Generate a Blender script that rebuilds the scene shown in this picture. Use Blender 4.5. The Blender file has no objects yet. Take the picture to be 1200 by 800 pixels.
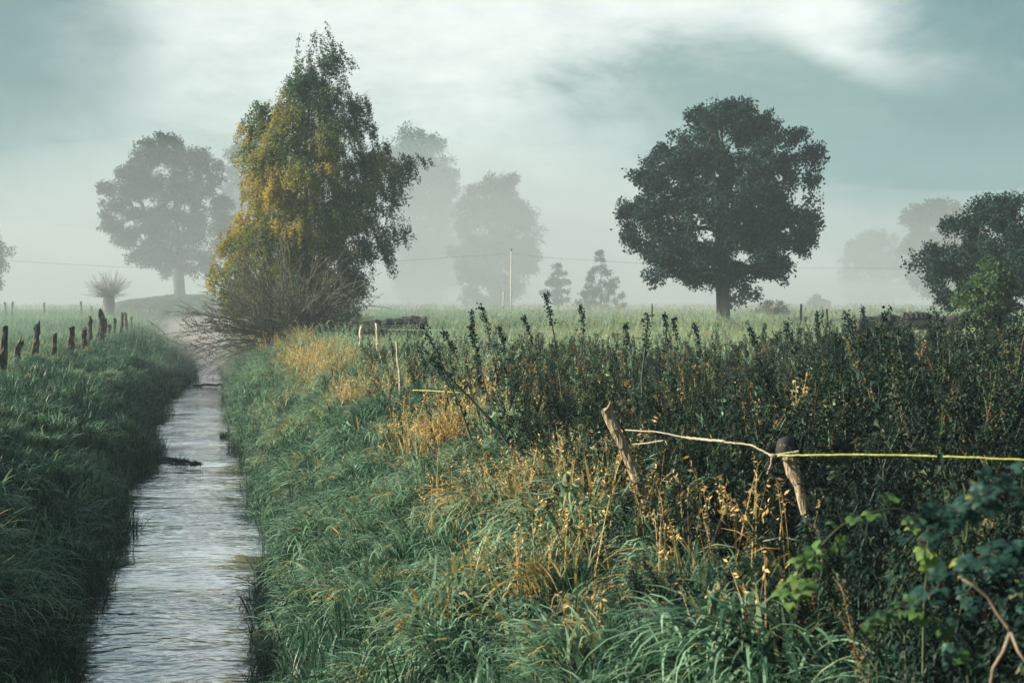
import bpy, math, random
import numpy as np
from mathutils import Vector

random.seed(7)
RNG = np.random.default_rng(7)
C = bpy.context.scene.collection
F = 1500.0          # focal length in pixels of the 1200 px wide photograph
CAMZ = 3.0
HZ = 360.0          # horizon row


def P(px, py, d):
    return Vector(((px - 600) / F * d, d, CAMZ - (py - HZ) / F * d))


# ------------------------------------------------------------------ terrain
_rd = np.array([-40, 0, 2, 5, 8, 10.2, 13.2, 16, 18.75, 22.5, 30, 41, 48.4, 64, 82, 120, 500.])
_rx = np.array([9, .05, -.35, -1.0, -1.6, -2.0, -2.6, -3.1, -3.75, -4.65, -6.5, -9.1, -10.75, -14.5, -19.0, -28.3, -118.])
_ld = np.array([-40, 0, 2, 5, 8, 10.2, 13.2, 16, 18.75, 20.45, 24.3, 30, 41, 46.4, 48.4, 64, 82, 120, 500.])
_lx = np.array([7, -1.3, -1.8, -2.5, -3.1, -3.55, -4.15, -4.95, -5.75, -6.05, -6.75, -8.4, -11.0, -11.9, -12.1, -16.0, -20.6, -30., -120.])


def redge(y): return np.interp(y, _rd, _rx) + .03 + (.10 * np.sin(np.asarray(y) * .83 + 1) + .05 * np.sin(np.asarray(y) * 2.3)) * np.clip((np.asarray(y) - 8) / 8, 0, 1)
def ledge(y): return np.interp(y, _ld, _lx) - .03 + (.14 * np.sin(np.asarray(y) * .71 + 2) + .07 * np.sin(np.asarray(y) * 1.9 + 1)) * np.clip((np.asarray(y) - 6) / 8, 0, 1)


_ps = np.array([-3, -.5, -.15, 0, .12, .4, 1.0, 1.8, 2.6, 3.3])
_ph = np.array([-.4, -.35, -.22, -.05, .13, .42, .85, 1.25, 1.47, 1.5])


def lump(x, y):
    return (.05 * np.sin(x * 1.7 + y * .9) + .04 * np.sin(x * 3.1 - y * 2.3 + 1) + .03 * np.sin(x * 5.3 + y * 4.7 + 2)
            + .05 * np.sin(y * .63 + .4) * np.sin(x * .8)
            + .07 * np.sin(x * 6.1 + 1.8 * np.sin(y * 2.9)) * np.sin(y * 4.3 + 1.5 * np.sin(x * 3.7)))


def ground_z(x, y):
    x = np.asarray(x, float); y = np.asarray(y, float)
    r, l = redge(y), ledge(y)
    sr, sl = x - r, l - x
    s = np.where(x > (r + l) / 2, sr, sl)
    b = np.interp(s, _ps, _ph)
    fr = np.interp(y, [0, 22, 40, 100, 500], [0, 0, .1, .52, .85])
    fl = np.interp(y, [0, 60, 110, 500], [0, .03, .6, .8])
    f = np.where(x > (r + l) / 2, fr, fl) * np.clip((s - 1.0) / 6, 0, 1)
    far = np.clip((y - 92) / 35, 0, 1)
    b = b * (1 - far) + np.maximum(b, 1.5) * far
    f = f * (1 - far) + np.maximum(f, fl) * far
    return b + f + lump(x, y) * np.clip(s * 1.5 + .3, .1, 1)


def gz(x, y): return float(ground_z(x, y))


# ------------------------------------------------------------------ mesh / object helpers
def mesh_np(name, verts, faces, mats, smooth=True, fattr=None, midx=None):
    """faces: (n,4) or (n,3) int array, or a list of such arrays."""
    if not isinstance(faces, list): faces = [faces]
    me = bpy.data.meshes.new(name)
    verts = np.asarray(verts, np.float32)
    me.vertices.add(len(verts)); me.vertices.foreach_set('co', verts.ravel())
    nl = sum(f.size for f in faces); nf = sum(len(f) for f in faces)
    me.loops.add(nl); me.polygons.add(nf)
    me.loops.foreach_set('vertex_index', np.concatenate([f.ravel() for f in faces]).astype(np.int32))
    tot = np.concatenate([np.full(len(f), f.shape[1], np.int32) for f in faces])
    st = np.concatenate([[0], np.cumsum(tot)[:-1]]).astype(np.int32)
    me.polygons.foreach_set('loop_start', st)
    me.polygons.foreach_set('use_smooth', np.full(nf, smooth, bool))
    if midx is not None: me.polygons.foreach_set('material_index', np.asarray(midx, np.int32))
    for m in (mats if isinstance(mats, (list, tuple)) else [mats]): me.materials.append(m)
    for k, v in (fattr or {}).items():
        a = me.attributes.new(k, 'FLOAT', 'FACE'); a.data.foreach_set('value', np.asarray(v, np.float32))
    me.update(calc_edges=True); me.validate()
    return me


def link(name, me, parent=None, loc=None):
    o = bpy.data.objects.new(name, me); C.objects.link(o)
    if parent is not None: o.parent = parent
    if loc is not None: o.location = loc
    return o


def tag(o, label=None, cat=None, group=None, kind=None):
    if label: o['label'] = label
    if cat: o['category'] = cat
    if group: o['group'] = group
    if kind: o['kind'] = kind
    return o


def thing(name, label, cat, loc=(0, 0, 0), group=None):
    o = bpy.data.objects.new(name, None); C.objects.link(o)
    o.location = loc; o.empty_display_size = .2
    return tag(o, label, cat, group)


class MB:
    """collects quads/tris with a per-face value"""
    def __init__(s): s.v = []; s.q = []; s.t = []; s.n = 0; s.qa = []; s.ta = []
    def add(s, v, q=None, t=None, a=0.):
        v = np.asarray(v, float).reshape(-1, 3)
        if q is not None and len(q):
            q = np.asarray(q, int); s.q.append(q + s.n); s.qa.append(np.broadcast_to(a, (len(q),)))
        if t is not None and len(t):
            t = np.asarray(t, int); s.t.append(t + s.n); s.ta.append(np.broadcast_to(a, (len(t),)))
        s.v.append(v); s.n += len(v)
    def mesh(s, name, mats, smooth=True):
        fs = []; at = []
        if s.q: fs.append(np.concatenate(s.q)); at.append(np.concatenate(s.qa))
        if s.t: fs.append(np.concatenate(s.t)); at.append(np.concatenate(s.ta))
        return mesh_np(name, np.concatenate(s.v), fs, mats, smooth, {'var': np.concatenate(at)})


def tube(mb, pts, rad, sides=6, a=0., cap=True, wob=0., rng=RNG):
    pts = np.asarray(pts, float); n = len(pts); rad = np.broadcast_to(np.asarray(rad, float), (n,))
    tan = np.gradient(pts, axis=0); tan /= np.linalg.norm(tan, axis=1)[:, None] + 1e-9
    ref = np.array([1., 0, 0]) if abs(tan[0][0]) < .7 else np.array([0, 1., 0])
    u = np.cross(tan, ref); u /= np.linalg.norm(u, axis=1)[:, None] + 1e-9
    w = np.cross(tan, u)
    ang = np.arange(sides) / sides * 2 * np.pi
    r = rad[:, None] * (1 + wob * rng.standard_normal((n, sides))) if wob else np.repeat(rad[:, None], sides, 1)
    v = pts[:, None] + r[..., None] * (np.cos(ang)[None, :, None] * u[:, None] + np.sin(ang)[None, :, None] * w[:, None])
    i = np.arange(n - 1)[:, None] * sides; j = np.arange(sides)[None]; k = (j + 1) % sides
    q = np.stack([i + j, i + k, i + sides + k, i + sides + j], -1).reshape(-1, 4)
    t = None
    vv = v.reshape(-1, 3)
    if cap:
        c = len(vv); vv = np.vstack([vv, pts[0], pts[-1]])
        j = np.arange(sides); k = (j + 1) % sides
        t = np.vstack([np.stack([k, j, np.full(sides, c)], 1),
                       np.stack([(n - 1) * sides + j, (n - 1) * sides + k, np.full(sides, c + 1)], 1)])
    mb.add(vv, q, t, a)


def unit(v): return v / (np.linalg.norm(v, axis=-1, keepdims=True) + 1e-9)


def leaves(mb, pos, size, a, rng=RNG, flat=0., asp=.55, hang=0.):
    """diamond leaves at pos (n,3), random orientation"""
    n = len(pos)
    d = rng.standard_normal((n, 3)); d[:, 2] = d[:, 2] * (1 - flat) - hang; d = unit(d)
    e = rng.standard_normal((n, 3)); e = unit(np.cross(d, e))
    s = np.broadcast_to(size, (n,)) * rng.uniform(.65, 1.3, n)
    L = d * s[:, None]; Wd = e * (s * asp)[:, None] * .5
    up = unit(np.cross(d, e)) * (s * .08)[:, None]
    v = np.stack([pos, pos + L * .45 + Wd + up, pos + L, pos + L * .45 - Wd + up], 1).reshape(-1, 3)
    q = np.arange(n)[:, None] * 4 + np.arange(4)[None]
    mb.add(v, q, None, a)


def strips(mb, base, az, th0, th1, L, w, a, k=5, rng=RNG, twist=.5, tip=.08):
    """curved grass blades: base (n,3), azimuth, start tilt, end tilt (from vertical), length, width"""
    n = len(base); t = np.linspace(0, 1, k + 1)
    th = th0[:, None] + (th1 - th0)[:, None] * t[None] ** 1.15
    dz = np.cos(th); dr = np.sin(th)
    seg = (L / k)[:, None]
    z = np.concatenate([np.zeros((n, 1)), np.cumsum(.5 * (dz[:, 1:] + dz[:, :-1]) * seg, 1)], 1)
    r = np.concatenate([np.zeros((n, 1)), np.cumsum(.5 * (dr[:, 1:] + dr[:, :-1]) * seg, 1)], 1)
    ca, sa = np.cos(az)[:, None], np.sin(az)[:, None]
    c = np.stack([base[:, :1] + r * ca, base[:, 1:2] + r * sa, base[:, 2:3] + z], -1)
    tw = rng.uniform(-twist, twist, n)[:, None] * t[None]
    sx = np.stack([-sa * np.cos(tw) + ca * dz * np.sin(tw), ca * np.cos(tw) + sa * dz * np.sin(tw), -dr * np.sin(tw)], -1)
    prof = np.minimum(1, .55 + 2.2 * t) * (1 - t ** 2.2) + tip
    hw = .5 * w[:, None, None] * prof[None, :, None]
    v = np.stack([c - sx * hw, c + sx * hw], 2).reshape(-1, 3)
    o = np.arange(n)[:, None] * (2 * (k + 1)); i = np.arange(k)[None] * 2
    q = np.stack([o + i, o + i + 1, o + i + 3, o + i + 2], -1).reshape(-1, 4)
    mb.add(v, q, None, np.repeat(a, k))
    return c


# ------------------------------------------------------------------ materials
def newmat(name):
    m = bpy.data.materials.new(name); m.use_nodes = True
    nt = m.node_tree; nt.nodes.clear()
    out = nt.nodes.new('ShaderNodeOutputMaterial')
    return m, nt, out


def N(nt, t, **kw):
    n = nt.nodes.new(t)
    for k, v in kw.items():
        if k.startswith('i_'): n.inputs[k[2:].replace('_', ' ')].default_value = v
        else: setattr(n, k, v)
    return n


def ramp(nt, stops, interp='LINEAR'):
    r = nt.nodes.new('ShaderNodeValToRGB'); r.color_ramp.interpolation = interp
    el = r.color_ramp.elements
    while len(el) < len(stops): el.new(.5)
    for e, (p, c) in zip(el, stops): e.position = p; e.color = (*c, 1)
    return r


def math_(nt, op, a, b=None, c=None, clamp=False):
    m = nt.nodes.new('ShaderNodeMath'); m.operation = op; m.use_clamp = clamp
    for i, x in enumerate((a, b, c)):
        if x is None: continue
        if isinstance(x, (int, float)): m.inputs[i].default_value = x
        else: nt.links.new(x, m.inputs[i])
    return m.outputs[0]


def leafmat(name, stops, rough=.5, trans=.35, inst=True, spec=.12, amp=1.0):
    """colour picked by (instance tint + per-leaf value) along a ramp"""
    m, nt, out = newmat(name)
    va = N(nt, 'ShaderNodeAttribute', attribute_name='var')
    val = math_(nt, 'MULTIPLY', va.outputs['Fac'], amp)
    if inst:
        ia = N(nt, 'ShaderNodeAttribute', attribute_name='tint', attribute_type='INSTANCER')
        val = math_(nt, 'ADD', val, ia.outputs['Fac'], None, True)
    r = ramp(nt, stops); nt.links.new(val, r.inputs[0])
    p = N(nt, 'ShaderNodeBsdfPrincipled'); p.inputs['Roughness'].default_value = rough
    p.inputs['Specular IOR Level'].default_value = spec
    nt.links.new(r.outputs[0], p.inputs['Base Color'])
    t = N(nt, 'ShaderNodeBsdfTranslucent'); nt.links.new(r.outputs[0], t.inputs[0])
    mx = N(nt, 'ShaderNodeMixShader'); mx.inputs[0].default_value = trans
    nt.links.new(p.outputs[0], mx.inputs[1]); nt.links.new(t.outputs[0], mx.inputs[2])
    nt.links.new(mx.outputs[0], out.inputs[0])
    return m


def woodmat(name, c0, c1, moss=None, scale=14., stretch=.12, bump=.5, rough=.85):
    m, nt, out = newmat(name)
    tc = N(nt, 'ShaderNodeTexCoord')
    mp = N(nt, 'ShaderNodeMapping'); mp.inputs['Scale'].default_value = (1, 1, stretch)
    nt.links.new(tc.outputs['Object'], mp.inputs[0])
    n1 = N(nt, 'ShaderNodeTexNoise'); n1.inputs['Scale'].default_value = scale; n1.inputs['Detail'].default_value = 6
    nt.links.new(mp.outputs[0], n1.inputs['Vector'])
    r = ramp(nt, [(.3, c0), (.7, c1)]); nt.links.new(n1.outputs[0], r.inputs[0])
    col = r.outputs[0]
    if moss:
        n2 = N(nt, 'ShaderNodeTexNoise'); n2.inputs['Scale'].default_value = 5
        nt.links.new(tc.outputs['Object'], n2.inputs['Vector'])
        f = ramp(nt, [(.5, (0, 0, 0)), (.62, (1, 1, 1))]); nt.links.new(n2.outputs[0], f.inputs[0])
        mx = N(nt, 'ShaderNodeMix', data_type='RGBA'); nt.links.new(f.outputs[0], mx.inputs[0])
        nt.links.new(col, mx.inputs[6]); mx.inputs[7].default_value = (*moss, 1); col = mx.outputs[2]
    p = N(nt, 'ShaderNodeBsdfPrincipled'); p.inputs['Roughness'].default_value = rough
    nt.links.new(col, p.inputs['Base Color'])
    b = N(nt, 'ShaderNodeBump'); b.inputs['Strength'].default_value = bump; b.inputs['Distance'].default_value = .02
    nt.links.new(n1.outputs[0], b.inputs['Height']); nt.links.new(b.outputs[0], p.inputs['Normal'])
    nt.links.new(p.outputs[0], out.inputs[0])
    return m


def plain(name, col, rough=.6, noise=.25, scale=20):
    return woodmat(name, tuple(x * (1 - noise) for x in col), tuple(min(1, x * (1 + noise)) for x in col), None, scale, 1, .15, rough)


GREEN = [(0, (.004, .022, .016)), (.22, (.016, .062, .037)), (.42, (.070, .165, .095)), (.56, (.24, .40, .25)), (.69, (.29, .43, .28)), (.76, (.30, .29, .12)), (.85, (.47, .32, .10)), (1, (.62, .45, .19))]  # pale green stops put blade highlights into the colour
WEED = [(0, (.006, .015, .011)), (.35, (.010, .029, .021)), (.6, (.027, .060, .038)), (.80, (.09, .115, .055)), (.9, (.14, .11, .055)), (1, (.20, .145, .07))]
M_GRASS = leafmat('grass_blade', GREEN, .42, .35, spec=.22)
M_STRAWBLADE = leafmat('straw_blade', GREEN, .7, .3, spec=.12)
M_WEED = leafmat('weed_leaf', WEED, .5, .2)
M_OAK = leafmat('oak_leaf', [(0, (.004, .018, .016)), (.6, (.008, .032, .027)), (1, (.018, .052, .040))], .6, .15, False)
M_BIRCH = leafmat('birch_leaf', [(0, (.018, .060, .032)), (.35, (.06, .125, .04)), (.5, (.14, .18, .045)), (.75, (.27, .25, .05)), (1, (.44, .34, .07))], .5, .48, False)
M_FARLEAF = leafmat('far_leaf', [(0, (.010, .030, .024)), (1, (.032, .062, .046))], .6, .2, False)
M_SAPLING = leafmat('sapling_leaf', [(0, (.02, .055, .028)), (1, (.09, .16, .06))], .5, .35, False)
M_SHRUB = leafmat('willow_leaf', [(0, (.04, .06, .035)), (.6, (.14, .15, .05)), (1, (.42, .34, .1))], .5, .3, False)
M_BRAMBLE = leafmat('bramble_leaf', [(0, (.02, .06, .04)), (.5, (.09, .18, .05)), (1, (.24, .30, .08))], .45, .4, False)
M_DARKLEAF = leafmat('bramble_dark_leaf', [(0, (.008, .03, .026)), (.8, (.035, .085, .065)), (1, (.3, .3, .05))], .45, .25, False)
M_BARK = woodmat('bark', (.018, .017, .014), (.05, .046, .038), None, 4, .25, .8)
M_BIRCHBARK = woodmat('birch_bark', (.10, .09, .07), (.38, .36, .31), None, 3, 1.5, .3)
M_TWIG = plain('twig_bark', (.085, .083, .07), .8)
M_POST = woodmat('weathered_post', (.008, .011, .009), (.030, .033, .026), (.09, .09, .025), 20, .1, 1)
M_OLDPOST = woodmat('grey_post', (.13, .105, .065), (.46, .37, .22), (.10, .10, .05), 45, .05, 1.6)
M_LOG = woodmat('old_log', (.014, .016, .016), (.045, .048, .045), None, 9, .6, .8)
M_POLE = plain('pale_pole', (.42, .42, .38), .7)
M_CABLE = plain('cable', (.06, .07, .07), .6)
M_TAPEW = plain('white_tape', (.28, .25, .18), .8, .4, 50)
M_TAPEY = plain('yellow_tape', (.25, .28, .06), .7, .45, 40)
M_INSUL = plain('black_insulator', (.012, .013, .012), .8)
M_STRAW = plain('straw', (.40, .36, .24), .7)
M_STEM = plain('weed_stem', (.035, .05, .03), .7)
M_DEADTWIG = plain('dead_twig', (.22, .17, .11), .7)


# ground: soil under thatch, mottled green
def ground_mat():
    m, nt, out = newmat('ground_soil')
    tc = N(nt, 'ShaderNodeTexCoord')
    n = N(nt, 'ShaderNodeTexNoise'); n.inputs['Scale'].default_value = .6; n.inputs['Detail'].default_value = 8; n.inputs['Roughness'].default_value = .7
    nt.links.new(tc.outputs['Object'], n.inputs['Vector'])
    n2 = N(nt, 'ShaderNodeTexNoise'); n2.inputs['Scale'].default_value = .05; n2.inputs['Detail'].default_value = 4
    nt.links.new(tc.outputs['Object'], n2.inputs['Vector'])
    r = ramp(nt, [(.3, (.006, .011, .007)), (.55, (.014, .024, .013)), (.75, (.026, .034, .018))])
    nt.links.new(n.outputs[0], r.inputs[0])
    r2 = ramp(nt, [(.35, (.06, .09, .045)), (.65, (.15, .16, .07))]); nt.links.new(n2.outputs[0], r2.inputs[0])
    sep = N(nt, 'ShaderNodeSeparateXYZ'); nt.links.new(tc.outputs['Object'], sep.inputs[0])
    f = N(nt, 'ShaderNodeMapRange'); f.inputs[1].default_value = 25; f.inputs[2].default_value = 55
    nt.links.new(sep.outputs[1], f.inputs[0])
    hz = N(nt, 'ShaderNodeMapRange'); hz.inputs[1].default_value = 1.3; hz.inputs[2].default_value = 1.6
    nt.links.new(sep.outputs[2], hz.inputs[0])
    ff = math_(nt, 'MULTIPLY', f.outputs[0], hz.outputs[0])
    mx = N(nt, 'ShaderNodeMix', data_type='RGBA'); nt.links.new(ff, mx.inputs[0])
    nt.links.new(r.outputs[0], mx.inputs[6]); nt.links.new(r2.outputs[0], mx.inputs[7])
    p = N(nt, 'ShaderNodeBsdfPrincipled'); p.inputs['Roughness'].default_value = .95
    p.inputs['Specular IOR Level'].default_value = .1
    nt.links.new(mx.outputs[2], p.inputs['Base Color'])
    b = N(nt, 'ShaderNodeBump'); b.inputs['Strength'].default_value = .8; b.inputs['Distance'].default_value = .06
    nt.links.new(n.outputs[0], b.inputs['Height']); nt.links.new(b.outputs[0], p.inputs['Normal'])
    nt.links.new(p.outputs[0], out.inputs[0])
    return m


def water_mat():
    m, nt, out = newmat('stream_water')
    tc = N(nt, 'ShaderNodeTexCoord')
    mp = N(nt, 'ShaderNodeMapping'); mp.inputs['Rotation'].default_value = (0, 0, math.radians(-13)); mp.inputs['Scale'].default_value = (1, 2.6, 1)
    nt.links.new(tc.outputs['Object'], mp.inputs[0])
    n1 = N(nt, 'ShaderNodeTexNoise'); n1.inputs['Scale'].default_value = .95; n1.inputs['Detail'].default_value = 3; n1.inputs['Distortion'].default_value = .7
    n2 = N(nt, 'ShaderNodeTexNoise'); n2.inputs['Scale'].default_value = 3.6; n2.inputs['Detail'].default_value = 2; n2.inputs['Distortion'].default_value = .5
    nt.links.new(mp.outputs[0], n1.inputs['Vector']); nt.links.new(mp.outputs[0], n2.inputs['Vector'])
    n3 = N(nt, 'ShaderNodeTexNoise'); n3.inputs['Scale'].default_value = .3; nt.links.new(tc.outputs['Object'], n3.inputs['Vector'])
    calm = N(nt, 'ShaderNodeMapRange'); calm.inputs[1].default_value = .35; calm.inputs[2].default_value = .65; calm.inputs[3].default_value = .12; nt.links.new(n3.outputs[0], calm.inputs[0])
    h = math_(nt, 'MULTIPLY', math_(nt, 'MULTIPLY_ADD', n2.outputs[0], .30, n1.outputs[0]), calm.outputs[0])
    b = N(nt, 'ShaderNodeBump'); b.inputs['Strength'].default_value = 1; b.inputs['Distance'].default_value = .10
    nt.links.new(h, b.inputs['Height'])
    d = N(nt, 'ShaderNodeBsdfDiffuse'); d.inputs[0].default_value = (.015, .028, .031, 1)
    gl = N(nt, 'ShaderNodeBsdfGlossy'); gl.inputs['Roughness'].default_value = .03; gl.inputs[0].default_value = (.95, .97, 1, 1)
    fr = N(nt, 'ShaderNodeFresnel'); fr.inputs[0].default_value = 1.5
    for q in (d, gl, fr): nt.links.new(b.outputs[0], q.inputs['Normal'])
    fac = math_(nt, 'MULTIPLY_ADD', fr.outputs[0], 2.3, .0, True)
    mx = N(nt, 'ShaderNodeMixShader'); nt.links.new(fac, mx.inputs[0]); nt.links.new(d.outputs[0], mx.inputs[1]); nt.links.new(gl.outputs[0], mx.inputs[2])
    nt.links.new(mx.outputs[0], out.inputs[0])
    return m


# ------------------------------------------------------------------ ground and water
def build_ground():
    ys = [-40., -20, -10]; y = -5.
    while y < 535: ys.append(y); y += max(.16, .16 + (y - 8) * .022)
    ys.append(542.); ys = np.array(ys)
    o = [0.]; s = .12
    while o[-1] < 480: o.append(o[-1] + s); s = .12 if o[-1] < 5 else s * 1.16
    o = np.array(o); off = np.concatenate([-o[:0:-1], o])
    cen = (redge(ys) + ledge(ys)) / 2
    X = cen[:, None] + off[None]; Y = np.repeat(ys[:, None], len(off), 1)
    Z = ground_z(X, Y)
    nr, nc = X.shape
    i = np.arange(nr - 1)[:, None] * nc; j = np.arange(nc - 1)[None]
    q = np.stack([i + j, i + j + 1, i + nc + j + 1, i + nc + j], -1).reshape(-1, 4)
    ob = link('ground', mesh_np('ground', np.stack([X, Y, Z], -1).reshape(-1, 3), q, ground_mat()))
    tag(ob, kind='structure')
    yw = np.concatenate([np.linspace(-30, 60, 200), np.linspace(61, 135, 60)])
    t = np.linspace(0, 1, 24)
    L = ledge(yw) - .45; R = redge(yw) + .45
    Xw = L[:, None] + (R - L)[:, None] * t[None]; Yw = np.repeat(yw[:, None], 24, 1)
    Zw = .008 * np.sin(Yw * 2.3 + np.sin(Xw * 2) * 2)
    nr, nc = Xw.shape; i = np.arange(nr - 1)[:, None] * nc; j = np.arange(nc - 1)[None]
    q = np.stack([i + j, i + j + 1, i + nc + j + 1, i + nc + j], -1).reshape(-1, 4)
    tag(link('stream_water', mesh_np('stream_water', np.stack([Xw, Yw, Zw], -1).reshape(-1, 3), q, water_mat())), kind='structure')


build_ground()


# ------------------------------------------------------------------ scatter (stuff)
def proto_collection(name, meshes):
    col = bpy.data.collections.new(name)
    for k, me in enumerate(meshes):
        o = bpy.data.objects.new(f'{name}_{k:02d}', me); col.objects.link(o)
    return col


def scatter(name, col, pts, rz, scl, vid, tint, label, cat, tilt=None):
    n = len(pts)
    me = bpy.data.meshes.new(name); me.vertices.add(n)
    me.vertices.foreach_set('co', np.asarray(pts, np.float32).ravel())
    rot = np.zeros((n, 3), np.float32); rot[:, 2] = rz
    if tilt is not None: rot[:, :2] = tilt
    me.attributes.new('rot', 'FLOAT_VECTOR', 'POINT').data.foreach_set('vector', rot.ravel())
    me.attributes.new('scl', 'FLOAT', 'POINT').data.foreach_set('value', np.asarray(scl, np.float32))
    me.attributes.new('vid', 'INT', 'POINT').data.foreach_set('value', np.asarray(vid, np.int32))
    me.attributes.new('tint', 'FLOAT', 'POINT').data.foreach_set('value', np.asarray(tint, np.float32))
    o = link(name, me); tag(o, label, cat, None, 'stuff')
    nt = bpy.data.node_groups.new(name + '_nodes', 'GeometryNodeTree')
    nt.interface.new_socket('Geometry', in_out='INPUT', socket_type='NodeSocketGeometry')
    nt.interface.new_socket('Geometry', in_out='OUTPUT', socket_type='NodeSocketGeometry')
    gi = nt.nodes.new('NodeGroupInput'); go = nt.nodes.new('NodeGroupOutput')
    ip = nt.nodes.new('GeometryNodeInstanceOnPoints'); ci = nt.nodes.new('GeometryNodeCollectionInfo')
    ci.inputs['Collection'].default_value = col
    ci.inputs['Separate Children'].default_value = True; ci.inputs['Reset Children'].default_value = True
    ip.inputs['Pick Instance'].default_value = True
    def na(nm, ty):
        a = nt.nodes.new('GeometryNodeInputNamedAttribute'); a.data_type = ty; a.inputs[0].default_value = nm
        return a.outputs[0]
    L = nt.links.new
    L(gi.outputs[0], ip.inputs['Points']); L(ci.outputs[0], ip.inputs['Instance'])
    L(na('vid', 'INT'), ip.inputs['Instance Index']); L(na('rot', 'FLOAT_VECTOR'), ip.inputs['Rotation'])
    L(na('scl', 'FLOAT'), ip.inputs['Scale']); L(ip.outputs[0], go.inputs[0])
    o.modifiers.new('scatter', 'NODES').node_group = nt
    return o


def tuft(n, r, l0, l1, w, lean=.6, droop=1.9, seed=0, k=5, bias=.9, var=.12):
    g = np.random.default_rng(seed); mb = MB()
    b = np.zeros((n, 3)); a = g.uniform(0, 2 * np.pi, n); rr = r * np.sqrt(g.uniform(0, 1, n))
    b[:, 0] = rr * np.cos(a); b[:, 1] = rr * np.sin(a); b[:, 2] = -.03
    az = g.normal(0, bias, n)
    th0 = np.abs(g.normal(lean * .35, .22, n)); th1 = g.normal(droop, .45, n)
    strips(mb, b, az, th0, th1, g.uniform(l0, l1, n), w * g.uniform(.6, 1.25, n), g.normal(0, var, n), k, g)
    return mb.mesh('grass_tuft', M_GRASS)


def dry_tuft(n, h, seed):
    g = np.random.default_rng(seed); mb = MB()
    b = np.zeros((n, 3)); b[:, :2] = g.normal(0, .09, (n, 2))
    c = strips(mb, b, g.uniform(0, 6.28, n), np.abs(g.normal(.08, .08, n)), np.abs(g.normal(.55, .3, n)), h * g.uniform(.7, 1.2, n), np.full(n, .006), g.normal(.05, .1, n), 5, g)
    tips = c[:, -2]; d = c[:, -1] - c[:, -3]; d = unit(d)
    for j in range(6):
        leaves(mb, tips + d * (j * .018), .03, g.normal(.1, .08, n), g, asp=.35)
    m = n
    b2 = np.zeros((m, 3)); b2[:, :2] = g.normal(0, .1, (m, 2))
    strips(mb, b2, g.uniform(0, 6.28, m), np.abs(g.normal(.25, .15, m)), g.normal(1.9, .4, m), h * g.uniform(.5, .95, m), np.full(m, .017), g.normal(-.02, .14, m), 5, g)
    return mb.mesh('dry_grass_tuft', M_STRAWBLADE)


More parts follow.
